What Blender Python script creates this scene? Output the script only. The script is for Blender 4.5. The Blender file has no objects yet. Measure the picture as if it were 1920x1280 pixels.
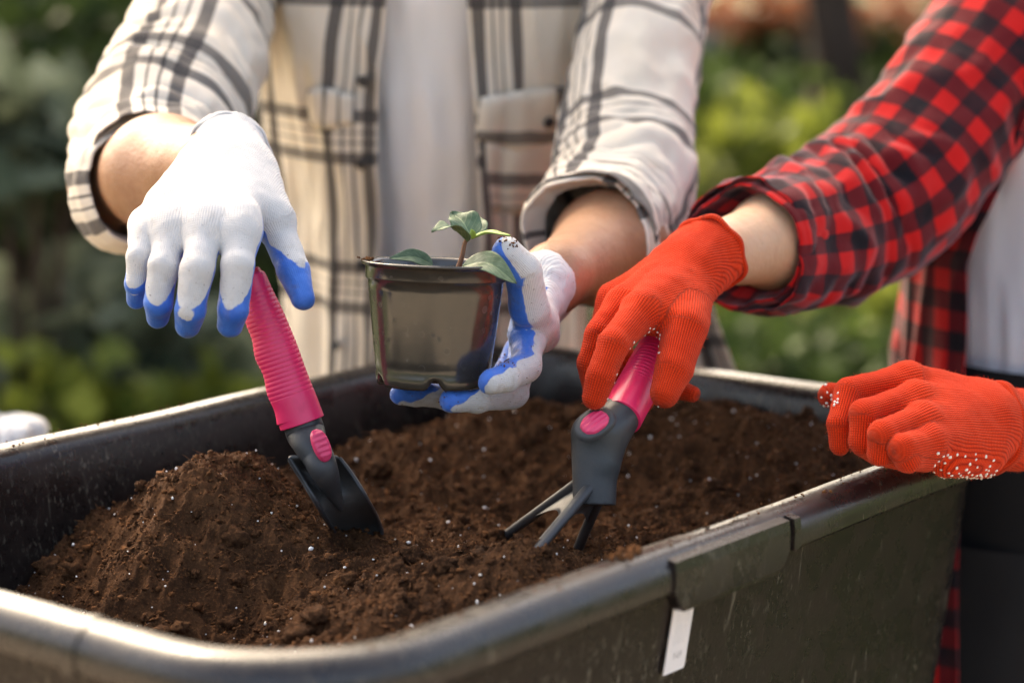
import bpy, math, random
import numpy as np
from mathutils import Vector
random.seed(7)
RNG = np.random.default_rng(11)
scene = bpy.context.scene
COL = scene.collection
# ------------------------------------------------------------------ camera
FX = 85.0 / 36.0 * 1920.0
PITCH = math.radians(10.0); ROLL = 0.013
RIM = 0.98
CAMZ = RIM + 0.467
cam_d = bpy.data.cameras.new('camera'); cam = bpy.data.objects.new('camera', cam_d); COL.objects.link(cam)
cam.location = (0, 0, CAMZ)
cam_d.lens = 85; cam_d.sensor_width = 36; cam_d.clip_start = 0.05; cam_d.clip_end = 400
from mathutils import Matrix
cam.rotation_euler = (Matrix.Rotation(math.radians(90) - PITCH, 3, 'X') @ Matrix.Rotation(ROLL, 3, 'Z')).to_euler()
cam_d.dof.use_dof = True; cam_d.dof.focus_distance = 2.04; cam_d.dof.aperture_fstop = 2.8; cam_d.dof.aperture_blades = 0
scene.camera = cam
_RW = np.array(cam.rotation_euler.to_matrix())
_CL = np.array([0, 0, CAMZ])
def P(px, py, d):
    """world point seen at photo pixel (1920 wide) at depth d along the lens axis"""
    v = np.array([(px - 960.0) / FX * d, -(py - 640.0) / FX * d, -d])
    return _RW @ v + _CL
# ------------------------------------------------------------------ light
SUN_EL = math.radians(41); SUN_AZ = math.radians(-26)     # azimuth from +Y (behind the people), negative = left
world = bpy.data.worlds.new('World'); scene.world = world; world.use_nodes = True
wn = world.node_tree; bg = wn.nodes['Background']
sky = wn.nodes.new('ShaderNodeTexSky'); sky.sky_type = 'NISHITA'; sky.sun_disc = False
sky.sun_elevation = SUN_EL; sky.sun_rotation = SUN_AZ; sky.air_density = 0.6; sky.dust_density = 6.0; sky.ozone_density = 0.2
wn.links.new(sky.outputs[0], bg.inputs[0]); bg.inputs[1].default_value = 0.15
sd = bpy.data.lights.new('sun', 'SUN'); sd.energy = 2.1; sd.angle = math.radians(2.5); sd.color = (1.0, 0.93, 0.82)
sun = bpy.data.objects.new('sun', sd); COL.objects.link(sun)
sdir = Vector((math.sin(SUN_AZ) * math.cos(SUN_EL), math.cos(SUN_AZ) * math.cos(SUN_EL), math.sin(SUN_EL)))
sun.rotation_euler = sdir.to_track_quat('Z', 'Y').to_euler()
sun.location = (-2, 4, 6)
scene.view_settings.view_transform = 'Standard'; scene.view_settings.look = 'None'
scene.view_settings.exposure = 2.5; scene.view_settings.gamma = 1.0; scene.view_settings.use_curve_mapping = False
scene.view_settings.use_white_balance = True; scene.view_settings.white_balance_temperature = 7700; scene.view_settings.white_balance_tint = 6
scene.cycles.use_denoising = True
scene.cycles.max_bounces = 8; scene.cycles.transparent_max_bounces = 8
# ------------------------------------------------------------------ node helper
class S:
    def __init__(s, nt, sock): s.nt = nt; s.k = sock
    def _m(s, op, *o, clamp=False):
        n = s.nt.nodes.new('ShaderNodeMath'); n.operation = op; n.use_clamp = clamp
        for i, v in enumerate((s,) + o):
            if isinstance(v, S): s.nt.links.new(v.k, n.inputs[i])
            else: n.inputs[i].default_value = v
        return S(s.nt, n.outputs[0])
    def __add__(s, o): return s._m('ADD', o)
    def __radd__(s, o): return s._m('ADD', o)
    def __sub__(s, o): return s._m('SUBTRACT', o)
    def __rsub__(s, o): return (s * -1.0) + o
    def __mul__(s, o): return s._m('MULTIPLY', o)
    def __rmul__(s, o): return s._m('MULTIPLY', o)
    def sin(s): return s._m('SINE')
    def abs(s): return s._m('ABSOLUTE')
    def mod(s, v): return s._m('FLOORED_MODULO', v)
    def gt(s, v): return s._m('GREATER_THAN', v)
    def lt(s, v): return s._m('LESS_THAN', v)
    def mx(s, v): return s._m('MAXIMUM', v)
    def pw(s, v): return s._m('POWER', v)
    def clamp(s): return s._m('ADD', 0.0, clamp=True)
    def band(s, a, b, e=0.0006):
        """1 inside [a,b] with soft edge e"""
        lo = ((s - (a - e)) * (1 / (2 * e))).clamp(); hi = (((b + e) - s) * (1 / (2 * e))).clamp()
        return lo * hi
    def sm(s, a, b): return ((s - a) * (1.0 / (b - a))).clamp()
class M:
    def __init__(s, name, rough=0.6, spec=0.5, base=(.5, .5, .5), metal=0.0):
        s.m = bpy.data.materials.new(name); s.m.use_nodes = True; s.nt = s.m.node_tree
        s.b = s.nt.nodes['Principled BSDF']
        s.b.inputs['Roughness'].default_value = rough; s.b.inputs['Specular IOR Level'].default_value = spec
        s.b.inputs['Base Color'].default_value = (*base, 1); s.b.inputs['Metallic'].default_value = metal
    def attr(s, name):
        n = s.nt.nodes.new('ShaderNodeAttribute'); n.attribute_name = name; return S(s.nt, n.outputs['Fac'])
    def attrc(s, name):
        n = s.nt.nodes.new('ShaderNodeAttribute'); n.attribute_name = name; return S(s.nt, n.outputs['Color'])
    def uv(s):
        n = s.nt.nodes.new('ShaderNodeUVMap'); x = s.nt.nodes.new('ShaderNodeSeparateXYZ'); s.nt.links.new(n.outputs[0], x.inputs[0])
        return S(s.nt, x.outputs[0]), S(s.nt, x.outputs[1])
    def obj(s):
        n = s.nt.nodes.new('ShaderNodeTexCoord'); return n.outputs['Object']
    def noise(s, scale, detail=3, rough=.55, vec=None, stretch=None, dist=0.0):
        n = s.nt.nodes.new('ShaderNodeTexNoise'); n.inputs['Scale'].default_value = scale; n.inputs['Detail'].default_value = detail
        n.inputs['Roughness'].default_value = rough; n.inputs['Distortion'].default_value = dist
        v = vec or s.obj()
        if stretch:
            mp = s.nt.nodes.new('ShaderNodeMapping'); mp.inputs['Scale'].default_value = stretch; s.nt.links.new(v, mp.inputs[0]); v = mp.outputs[0]
        s.nt.links.new(v, n.inputs['Vector']); return S(s.nt, n.outputs['Fac'])
    def voro(s, scale, feature='F1', stretch=None):
        n = s.nt.nodes.new('ShaderNodeTexVoronoi'); n.inputs['Scale'].default_value = scale; n.feature = feature
        v = s.obj()
        if stretch:
            mp = s.nt.nodes.new('ShaderNodeMapping'); mp.inputs['Scale'].default_value = stretch; s.nt.links.new(v, mp.inputs[0]); v = mp.outputs[0]
        s.nt.links.new(v, n.inputs['Vector']); return S(s.nt, n.outputs['Distance'])
    def mix(s, f, a, b):
        n = s.nt.nodes.new('ShaderNodeMix'); n.data_type = 'RGBA'
        if isinstance(f, S): s.nt.links.new(f.k, n.inputs[0])
        else: n.inputs[0].default_value = f
        for v, i in ((a, 6), (b, 7)):
            if isinstance(v, S): s.nt.links.new(v.k, n.inputs[i])
            else: n.inputs[i].default_value = (*v, 1)
        return S(s.nt, n.outputs[2])
    def color(s, c): s.nt.links.new(c.k, s.b.inputs['Base Color']); return s
    def inp(s, name, v):
        if isinstance(v, S): s.nt.links.new(v.k, s.b.inputs[name])
        else: s.b.inputs[name].default_value = v
        return s
    def bump(s, h, dist=0.001, strength=1.0):
        n = s.nt.nodes.new('ShaderNodeBump'); n.inputs['Distance'].default_value = dist; n.inputs['Strength'].default_value = strength
        s.nt.links.new(h.k, n.inputs['Height'])
        prev = s.b.inputs['Normal'].links
        if prev: s.nt.links.new(prev[0].from_socket, n.inputs['Normal'])
        s.nt.links.new(n.outputs[0], s.b.inputs['Normal']); return s
def sheen(m, w, tint=(1, 1, 1), r=.4):
    m.inp('Sheen Weight', w); m.inp('Sheen Roughness', r); m.b.inputs['Sheen Tint'].default_value = (*tint, 1)
# ------------------------------------------------------------------ noise
_perm = np.random.default_rng(3).permutation(4096)
_grad = np.random.default_rng(4).normal(size=(4096, 3)); _grad /= np.linalg.norm(_grad, axis=1)[:, None]
def perlin(p):
    p = np.asarray(p, float); i = np.floor(p).astype(int); f = p - i; u = f * f * f * (f * (f * 6 - 15) + 10)
    def g(dx, dy, dz):
        h = _perm[(_perm[(_perm[(i[..., 0] + dx) & 4095] + i[..., 1] + dy) & 4095] + i[..., 2] + dz) & 4095]
        gr = _grad[h]; return gr[..., 0] * (f[..., 0] - dx) + gr[..., 1] * (f[..., 1] - dy) + gr[..., 2] * (f[..., 2] - dz)
    l = lambda a, b, t: a + (b - a) * t
    x0 = l(l(g(0, 0, 0), g(1, 0, 0), u[..., 0]), l(g(0, 1, 0), g(1, 1, 0), u[..., 0]), u[..., 1])
    x1 = l(l(g(0, 0, 1), g(1, 0, 1), u[..., 0]), l(g(0, 1, 1), g(1, 1, 1), u[..., 0]), u[..., 1])
    return l(x0, x1, u[..., 2]) * 1.5
def fbm(p, o=4, g=.5):
    s = 0; a = 1; p = np.asarray(p, float)
    for k in range(o): s = s + a * perlin(p * 2 ** k + 17.3 * k); a *= g
    return s
# ------------------------------------------------------------------ object helpers
def link(name, me, mat=None, parent=None):
    o = bpy.data.objects.new(name, me); COL.objects.link(o)
    if mat is not None:
        me.materials.append(mat.m if isinstance(mat, M) else mat)
    if parent is not None:
        o.parent = parent
        if parent.type == 'EMPTY': o.matrix_parent_inverse = Matrix.Translation(-Vector(parent.location))
    return o
def meshobj(name, v, f, mat=None, parent=None, uv=None, attrs=None, smooth=True, kind=None):
    me = bpy.data.meshes.new(name); v = np.asarray(v, float)
    me.from_pydata(v.tolist(), [], [tuple(int(i) for i in q) for q in f]) if not isinstance(f, np.ndarray) else fast(me, v, f)
    if uv is not None:
        l = me.uv_layers.new(name='UVMap'); idx = np.zeros(len(me.loops), int); me.loops.foreach_get('vertex_index', idx)
        l.data.foreach_set('uv', np.asarray(uv, np.float32)[idx].ravel())
    for k, a in (attrs or {}).items():
        a = np.asarray(a, np.float32)
        if a.ndim == 1:
            at = me.attributes.new(k, 'FLOAT', 'POINT'); at.data.foreach_set('value', a)
        else:
            at = me.attributes.new(k, 'FLOAT_COLOR', 'POINT'); at.data.foreach_set('color', np.concatenate([a, np.ones((len(a), 1), np.float32)], 1).ravel())
    if smooth: me.polygons.foreach_set('use_smooth', np.ones(len(me.polygons), bool))
    me.update(); o = link(name, me, mat, parent)
    if kind: o['kind'] = kind
    return o
def fast(me, v, f):
    n, k = f.shape
    me.vertices.add(len(v)); me.vertices.foreach_set('co', v.astype(np.float32).ravel())
    me.loops.add(n * k); me.loops.foreach_set('vertex_index', f.astype(np.int32).ravel())
    me.polygons.add(n); me.polygons.foreach_set('loop_start', np.arange(0, n * k, k, dtype=np.int32)); me.polygons.foreach_set('loop_total', np.full(n, k, np.int32))
    me.update(calc_edges=True); me.validate()
def empty(name, label, cat, loc=(0, 0, 0), group=None):
    o = bpy.data.objects.new(name, None); COL.objects.link(o); o.location = loc; o.empty_display_size = .05
    return tag(o, label, cat, group)
def tag(o, label, cat=None, group=None, kind=None):
    o['label'] = label
    if cat: o['category'] = cat
    if group: o['group'] = group
    if kind: o['kind'] = kind
    return o
def grid_faces(nu, nv, wrap_v=False):
    i = np.arange(nu - 1)[:, None]; j = np.arange(nv if wrap_v else nv - 1)[None, :]
    a = i * nv + j; b = i * nv + (j + 1) % nv; c = (i + 1) * nv + (j + 1) % nv; d = (i + 1) * nv + j
    return np.stack([a, b, c, d], -1).reshape(-1, 4)
def nrm(v): v = np.asarray(v, float); return v / (np.linalg.norm(v, axis=-1, keepdims=True) + 1e-12)
def spline(pts, n):
    pts = np.asarray(pts, float); m = len(pts); t = np.linspace(0, m - 1, n); i = np.clip(t.astype(int), 0, m - 2); f = (t - i)[:, None]
    e = np.vstack([2 * pts[0] - pts[1], pts, 2 * pts[-1] - pts[-2]])
    p0, p1, p2, p3 = e[i], e[i + 1], e[i + 2], e[i + 3]
    return .5 * (2 * p1 + (p2 - p0) * f + (2 * p0 - 5 * p1 + 4 * p2 - p3) * f ** 2 + (3 * p1 - p0 - 3 * p2 + p3) * f ** 3)
def frames(c, ref):
    t = nrm(np.gradient(c, axis=0)); n = np.zeros_like(c); r = np.asarray(ref, float)
    for k in range(len(c)):
        r = r - t[k] * r.dot(t[k]); r = r / np.linalg.norm(r); n[k] = r
    return t, n, np.cross(t, n)
def tube(ctrl, rad, ref, nu=80, nv=64, disp=None, closed_ends=False, seam=0.0):
    """loft: ctrl (m,3) centre line, rad (m,2) half sizes along ref and across; returns v,f,uv(metres),s,theta"""
    c = spline(ctrl, nu); r = spline(np.asarray(rad, float), nu); t, n, b = frames(c, ref)
    th = np.linspace(0, 2 * np.pi, nv) + seam
    s = np.concatenate([[0], np.cumsum(np.linalg.norm(np.diff(c, axis=0), axis=1))])
    ct, st = np.cos(th), np.sin(th)
    dirv = n[:, None] * ct[None, :, None] + b[:, None] * st[None, :, None]
    R = n[:, None] * (r[:, 0, None] * ct)[..., None] + b[:, None] * (r[:, 1, None] * st)[..., None]
    SS, TT = np.meshgrid(s, th, indexing='ij')
    if disp is not None: R = R + dirv * disp(SS, TT, np.linspace(0, 1, nu)[:, None] + 0 * TT)[..., None]
    v = c[:, None] + R
    rm = r.mean()
    uv = np.stack([TT * rm, SS], -1)
    f = grid_faces(nu, nv)
    return v.reshape(-1, 3), f, uv.reshape(-1, 2)
def lathe(prof, org, ax, ref, nv=48, squash=1.0):
    """prof (n,2): radius, height along ax"""
    ax = nrm(ax); x = nrm(np.asarray(ref, float) - ax * np.dot(ref, ax)); y = np.cross(ax, x)
    th = np.linspace(0, 2 * np.pi, nv, endpoint=False); p = np.asarray(prof, float)
    v = np.asarray(org) + p[:, 1, None, None] * ax + p[:, 0, None, None] * (np.cos(th)[None, :, None] * x + squash * np.sin(th)[None, :, None] * y)
    return v.reshape(-1, 3), grid_faces(len(p), nv, True)
def join(parts):
    vs, fs, o = [], [], 0
    for v, f in parts:
        vs.append(np.asarray(v)); fs += [tuple(int(k) + o for k in q) for q in f]; o += len(v)
    return np.vstack(vs), fs
def box(c, x, y, z, bev=0.0):
    """c centre; x,y,z half-extent vectors, chamfered all round"""
    c, x, y, z = (np.asarray(a, float) for a in (c, x, y, z))
    import bmesh
    bm = bmesh.new(); vs = {}
    bmesh.ops.create_cube(bm, size=2)
    L = [np.linalg.norm(a) for a in (x, y, z)]
    for q in bm.verts: q.co = Vector((q.co.x * L[0], q.co.y * L[1], q.co.z * L[2]))
    if bev: bmesh.ops.bevel(bm, geom=list(bm.edges), offset=bev, segments=2, affect='EDGES', profile=.6)
    bm.verts.index_update()
    v = np.array([q.co[:] for q in bm.verts]); f = [[k.index for k in g.verts] for g in bm.faces]; bm.free()
    return c + v[:, :1] * nrm(x) + v[:, 1:2] * nrm(y) + v[:, 2:3] * nrm(z), f
# ------------------------------------------------------------------ implicit surfaces
def caps(p, a, b, ra, rb):
    a = np.asarray(a, np.float32); b = np.asarray(b, np.float32); ab = b - a; L = float(ab.dot(ab)) + 1e-12
    t = np.clip((p - a) @ ab / L, 0, 1); d = p - a - t[:, None] * ab
    return np.sqrt((d * d).sum(1)) - (ra + (rb - ra) * t)
def smin(a, b, k):
    h = np.clip(.5 + .5 * (b - a) / k, 0, 1); return b + (a - b) * h - k * h * (1 - h)
def surfnet(fn, lo, hi, h):
    lo = np.asarray(lo, float); q = 4
    n = (np.ceil((np.asarray(hi) - lo) / h / q).astype(int) + 1) * q
    ax = [lo[i] + h * np.arange(n[i]) for i in range(3)]
    def pts(a, b, c): return np.stack(np.meshgrid(a, b, c, indexing='ij'), -1).reshape(-1, 3).astype(np.float32)
    C = fn(pts(*[a[::q] + h * (q - 1) / 2 for a in ax])).reshape([k // q for k in n])
    U = C.repeat(q, 0).repeat(q, 1).repeat(q, 2); near = np.abs(U) < h * (q * 1.5 + 2.5)
    F = U.astype(np.float32); I = np.nonzero(near)
    pp = np.stack([ax[0][I[0]], ax[1][I[1]], ax[2][I[2]]], 1).astype(np.float32); F[I] = fn(pp)
    s = F < 0
    sl = lambda d, k: slice(d, n[k] - 1 + d)
    cnt = sum(s[sl(i, 0), sl(j, 1), sl(k, 2)].astype(np.int8) for i in (0, 1) for j in (0, 1) for k in (0, 1))
    A = np.nonzero((cnt > 0) & (cnt < 8)); ids = -np.ones(cnt.shape, int); ids[A] = np.arange(len(A[0]))
    acc = np.zeros((len(A[0]), 3)); num = np.zeros(len(A[0]))
    crn = [(i, j, k) for i in (0, 1) for j in (0, 1) for k in (0, 1)]
    for c0 in crn:
        for k in range(3):
            if c0[k]: continue
            c1 = list(c0); c1[k] = 1
            f0 = F[A[0] + c0[0], A[1] + c0[1], A[2] + c0[2]]; f1 = F[A[0] + c1[0], A[1] + c1[1], A[2] + c1[2]]
            m = (f0 < 0) != (f1 < 0); t = np.where(m, f0 / (f0 - f1 + 1e-20), 0)
            q3 = np.tile(np.array(c0, float), (len(t), 1)); q3[:, k] = t
            acc += q3 * m[:, None]; num += m
    V = lo + h * (np.stack(A, 1) + acc / num[:, None])
    faces = []
    for k in range(3):
        a, b = [(1, 2), (2, 0), (0, 1)][k]
        s0 = np.take(s, range(0, n[k] - 1), k); s1 = np.take(s, range(1, n[k]), k)
        E = np.stack(np.nonzero(s0 != s1), 1); ok = (E[:, a] > 0) & (E[:, b] > 0) & (E[:, a] < n[a] - 1) & (E[:, b] < n[b] - 1); E = E[ok]
        def cid(da, db):
            e = E.copy(); e[:, a] -= da; e[:, b] -= db; return ids[e[:, 0], e[:, 1], e[:, 2]]
        qd = np.stack([cid(1, 1), cid(0, 1), cid(0, 0), cid(1, 0)], 1)
        neg = s[E[:, 0], E[:, 1], E[:, 2]]; qd[~neg] = qd[~neg][:, ::-1]; faces.append(qd)
    f = np.vstack(faces); f = f[(f >= 0).all(1)]
    def grad(p, e=h * .3):
        g = np.stack([fn((p + e * np.eye(3, dtype=np.float32)[k]).astype(np.float32)) - fn((p - e * np.eye(3, dtype=np.float32)[k]).astype(np.float32)) for k in range(3)], 1)
        return nrm(g)
    for _ in range(2):
        g = grad(V.astype(np.float32)); V = V - np.clip(fn(V.astype(np.float32)), -h, h)[:, None] * g
    return V, f, g
# ================================================================== MATERIALS
def m_plastic_tub():
    m = M('tub_black_plastic', .42, .5)
    n1 = m.noise(9, 4); fl = m.noise(260, 3, .7, stretch=(1, 1, .45)); sc = m.noise(90, 4, .65, stretch=(1, 1, .16), dist=1.5)
    flk = fl.sm(.57, .72) * m.noise(5, 4, .6).sm(.40, .66); scr = sc.sm(.60, .68) * m.noise(14, 2).sm(.42, .6)
    dust = m.noise(26, 5, .65).sm(.42, .75)
    c = m.mix(n1, (.009, .0065, .006), (.018, .014, .0125)); c = m.mix(dust * .5, c, (.036, .025, .019)); c = m.mix((flk * .8 + scr * .5).clamp(), c, (.20, .175, .13))
    m.color(c); m.inp('Roughness', .24 + dust * .22 + flk * .2)
    gz = m.nt.nodes.new('ShaderNodeSeparateXYZ'); m.nt.links.new(m.obj(), gz.inputs[0]); m.inp('Specular IOR Level', .14 + .40 * S(m.nt, gz.outputs[2]).sm(RIM - .05, RIM - .02))
    m.bump(m.noise(300, 3) + fl * .5, .0006, .35); return m
MT = {}
MT['tub'] = m_plastic_tub()
def m_soil():
    m = M('potting_soil', .95, .12)
    a = m.noise(30, 4); b = m.noise(420, 4, .7); c = m.noise(120, 3)
    col = m.mix(a.sm(.35, .65), (.033, .0145, .0066), (.085, .038, .0165)); col = m.mix(b.sm(.5, .75) * .8, col, (.20, .088, .034)); col = m.mix(c.sm(.55, .75) * .7, col, (.016, .007, .004))
    m.color(col); m.bump(b, .002, .9); m.bump(m.noise(1100, 2), .0008, .6); return m
MT['soil'] = m_soil()
def m_crumb():
    m = M('soil_crumb', .95, .12); t = m.attr('tone'); b = m.noise(600, 3, .7)
    col = m.mix(t, (.022, .009, .004), (.17, .07, .026)); col = m.mix(b.sm(.55, .8) * .5, col, (.2, .095, .042))
    m.color(col); m.bump(b, .0012, .8); return m
MT['crumb'] = m_crumb()
MT['perlite'] = M('perlite', .8, .3, (.82, .79, .74))
MT['fibre'] = M('coir_fibre', .85, .2, (.17, .075, .03))
def m_pink(name, c1, c2, rough=.38):
    m = M(name, rough, .5); n = m.noise(60, 4); d = m.noise(35, 5, .7).sm(.55, .8)
    c = m.mix(n, c1, c2); c = m.mix(d * .25, c, (.28, .06, .07)); m.color(c); m.inp('Roughness', .34 + d * .3)
    m.inp('Subsurface Weight', .0); m.bump(m.noise(500, 2), .0003, .3); return m
MT['pink'] = m_pink('pink_rubber', (.80, .022, .115), (.86, .035, .14))
MT['pink_button'] = m_pink('pink_button_rubber', (.74, .04, .13), (.82, .06, .16), .5)
def m_black_nylon():
    m = M('black_nylon', .36, .5); n = m.noise(700, 2); d = m.noise(40, 5, .7).sm(.5, .8)
    m.color(m.mix(d * .55, (.040, .041, .043), (.095, .082, .068))); m.inp('Roughness', .42 + d * .3); m.bump(n, .0004, .5); return m
MT['nylon'] = m_black_nylon()
def m_pot():
    m = M('glossy_dark_pot_plastic', .16, .5); m.b.inputs['IOR'].default_value = 1.65; n = m.noise(55, 4, .6)
    v = m.voro(95); spots = m.noise(28, 2).sm(.5, .65) * v.sm(.34, .22)
    ring = v.band(.26, .34, .03) * m.noise(24, 2).sm(.5, .62)
    c = m.mix(n, (.030, .025, .019), (.05, .042, .032)); c = m.mix(ring * .3 * m.noise(70, 2).sm(.4, .65), c, (.16, .14, .12))
    m.color(c); m.inp('Metallic', 0.0); m.inp('Roughness', .17 + spots * .25 + n.sm(.45, .7) * .06)
    m.bump(m.noise(14, 2, stretch=(1, 1, .25)), .002, .35); return m
MT['pot'] = m_pot()
def m_leaf():
    m = M('seedling_leaf', .5, .4); u, v = m.uv()
    vein = ((u - .5).abs()).lt(.022); side = ((v * 7.0 - (u - .5).abs() * 5.0).mod(1.0)).band(.0, .09, .05)
    n = m.noise(110, 4)
    c = m.mix(n.sm(.35, .7), (.045, .085, .036), (.13, .185, .105)); c = m.mix(side * .45, c, (.19, .25, .13)); c = m.mix(vein * .7, c, (.22, .28, .14))
    m.color(c); m.bump(side + n * .6, .0007, .5); m.inp('Subsurface Weight', .12); m.b.inputs['Subsurface Radius'].default_value = (.002, .004, .001); return m
MT['leaf'] = m_leaf()
MT['leaf_young'] = M('young_leaf', .5, .4, (.28, .42, .09))
MT['stem'] = M('seedling_stem', .55, .4, (.22, .10, .05))
def m_skin(name, a, b):
    m = M(name, .46, .45); n = m.noise(18, 4); f = m.noise(230, 3)
    c = m.mix(n.sm(.3, .7), a, b); bl = m.noise(75, 4, .6); c = m.mix(bl.sm(.45, .75) * .35, c, tuple(x * k for x, k in zip(a, (.82, .68, .62)))); fr = m.noise(160, 2).sm(.70, .76); c = m.mix(fr * .45, c, tuple(x * .5 for x in a)); m.color(c); m.inp('Roughness', .36 + bl * .25); m.inp('Subsurface Weight', .25); m.b.inputs['Subsurface Radius'].default_value = (.012, .004, .002); m.b.inputs['Subsurface Scale'].default_value = .6
    m.bump(f, .0012, .5); m.bump(m.noise(600, 2), .0005, .5); m.bump(m.noise(26, 3, stretch=(1, 1, 1)), .004, .25); return m
MT['skin_man'] = m_skin('tanned_skin', (.31, .148, .075), (.40, .205, .115))
MT['skin_woman'] = m_skin('fair_skin', (.55, .33, .20), (.62, .39, .25))
def m_white_glove():
    m = M('white_knit_blue_dipped', .8, .3); u = m.attr('u'); v = m.attr('v'); coat = m.attr('coat'); dirt = m.attr('dirt')
    nz = m.noise(90, 3); wob = (nz - .5) * .28
    blue = (coat + wob).sm(-.03, .04)
    wale = (u * (math.pi / .0016)).sin().abs(); st = (v * (2 * math.pi / .0022)).sin()
    grime = m.noise(70, 5, .7).sm(.53, .72) * dirt; spk = m.noise(420, 2).sm(.68, .74) * dirt.sm(.1, .6)
    wc = m.mix(m.noise(30, 3), (.54, .52, .50), (.62, .60, .585)); wc = m.mix(grime * .7, wc, (.38, .30, .22)); wc = m.mix(spk * .8, wc, (.07, .035, .018))
    bc = m.mix(m.noise(45, 4).sm(.3, .7), (.022, .11, .46), (.055, .19, .62)); bc = m.mix(grime * .55, bc, (.12, .07, .05))
    m.color(m.mix(blue, wc, bc)); m.inp('Roughness', .85 - blue * .4)
    m.bump(wale * (1 - blue * .75) + st * .18 * (1 - blue), .0006, .55); m.bump(m.noise(260, 4, .65) * (blue * .8 + .12), .0012, .5); m.bump(nz, .003, .25)
    sheen(m, .25); return m
MT['white_glove'] = m_white_glove()
def m_red_knit():
    m = M('orange_red_knit', .9, .15); u = m.attr('u'); v = m.attr('v'); dirt = m.attr('dirt')
    wale = (u * (math.pi / .0021)).sin().abs(); st = ((v + wale * .0007) * (2 * math.pi / .0021)).sin()
    h = wale.pw(.7) * (st * .22 + .78)
    gr = m.noise(60, 5, .7).sm(.6, .78) * dirt
    c = m.mix(h.sm(.1, .85), (.26, .008, .002), (.74, .042, .008)); c = m.mix(m.noise(25, 3).sm(.3, .7) * .35, c, (.80, .06, .014)); c = m.mix(gr * .7, c, (.10, .03, .015))
    m.color(c); m.bump(h, .0011, .9); m.bump(m.noise(900, 2), .0005, .5); sheen(m, .22, (1, .5, .35), .3); return m
MT['red_knit'] = m_red_knit()
MT['red_fuzz'] = M('red_fuzz', .8, .2, (.82, .12, .05))
MT['dot'] = M('white_pvc_dot', .45, .5, (.80, .72, .62))
def m_cloth(name, a, b, fine=1400):
    m = M(name, .85, .2); n = m.noise(12, 4); m.color(m.mix(n, a, b)); m.bump(m.noise(fine, 2), .0004, .4); sheen(m, .2); return m
MT['tee'] = m_cloth('white_jersey', (.86, .80, .745), (.91, .85, .80))
MT['tee_grey'] = m_cloth('pale_grey_jersey', (.72, .71, .72), (.79, .78, .79))
MT['black_cloth'] = m_cloth('black_denim', (.008, .008, .009), (.014, .014, .015))
MT['jeans'] = m_cloth('grey_trousers', (.20, .19, .19), (.26, .25, .25))
MT['hair'] = M('dark_hair', .5, .4, (.03, .018, .01))
def m_plaid():
    m = M('cream_plaid_flannel', .88, .2); u, v = m.uv()
    wob = (m.noise(300, 2) - .5) * .0009
    def st(x, thin):
        x = (x + wob).mod(.172)
        w = x.band(.004, .0175, .0009) + x.band(.051, .0645, .0009)
        t = x.band(.0268, .0298) + x.band(.0385, .0410)
        return (w * .82 + t * thin).clamp()
    a = st(u + .0, .8); b = st(v + .03, .55)
    tw = (((u + v) * (2 * math.pi / .0026)).sin() * .5 + .5)
    k = (a * 1.12 + b * 1.0 + a * b * .3).clamp() * (.86 + .14 * tw)
    n = m.noise(14, 3)
    base = m.mix(n.sm(.3, .7), (.68, .585, .465), (.74, .645, .53))
    dark = m.mix(a * b, (.040, .034, .036), (.009, .010, .016))
    m.color(m.mix(k.clamp(), base, dark)); m.bump(m.noise(900, 2), .0005, .4); m.bump(m.noise(45, 3), .004, .25); sheen(m, .2); return m
MT['plaid'] = m_plaid()
def m_buffalo():
    m = M('red_black_check_flannel', .88, .18); u, v = m.uv(); q = .042
    wob = (m.noise(300, 2) - .5) * .0012
    a = (u + wob).mod(q).band(0, q / 2, .0005); b = (v + wob).mod(q).band(0, q / 2, .0005)
    tw = (((u - v) * (2 * math.pi / .0022)).sin() * .5 + .5)
    one = m.mix(a, m.mix(b, (.52, .008, .008), (.105, .005, .008)), m.mix(b, (.105, .005, .008), (.006, .006, .009)))
    m.color(m.mix(m.noise(20, 3).sm(.4, .8) * .15, one, (.25, .03, .03))); m.bump(m.noise(900, 2), .0005, .4); m.bump(m.noise(45, 3), .004, .3); sheen(m, .35, (1, .7, .7)); return m
MT['buffalo'] = m_buffalo()
MT['button'] = M('dark_button', .3, .5, (.022, .022, .026))
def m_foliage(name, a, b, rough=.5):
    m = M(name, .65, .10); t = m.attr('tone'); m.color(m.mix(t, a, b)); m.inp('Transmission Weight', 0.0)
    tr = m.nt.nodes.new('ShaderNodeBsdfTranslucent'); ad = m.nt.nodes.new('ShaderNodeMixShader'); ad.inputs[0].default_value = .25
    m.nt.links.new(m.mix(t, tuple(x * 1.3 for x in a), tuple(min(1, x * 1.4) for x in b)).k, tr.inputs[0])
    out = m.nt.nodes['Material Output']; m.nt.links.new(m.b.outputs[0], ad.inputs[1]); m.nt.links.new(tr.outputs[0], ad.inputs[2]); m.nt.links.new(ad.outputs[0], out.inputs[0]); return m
MT['fol_dark'] = m_foliage('dark_foliage', (.006, .012, .004), (.032, .050, .014))  # leaf colour made dark to stand in for the shade of trees
MT['fol_mid'] = m_foliage('mid_foliage', (.012, .025, .007), (.052, .080, .020))
MT['fol_olive'] = m_foliage('olive_foliage', (.040, .062, .009), (.17, .19, .032))
MT['fol_grey'] = m_foliage('grey_green_foliage', (.04, .056, .032), (.21, .23, .15))
MT['fol_orange'] = m_foliage('orange_petals', (.13, .042, .02), (.21, .075, .035))
def m_bark():
    m = M('bark', .9, .2); m.color(m.mix(m.noise(14, 5, .65, stretch=(1, 1, .2)), (.03, .018, .012), (.085, .055, .038))); m.bump(m.noise(40, 4, stretch=(1, 1, .15)), .02, .8); return m
MT['bark'] = m_bark()
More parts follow.
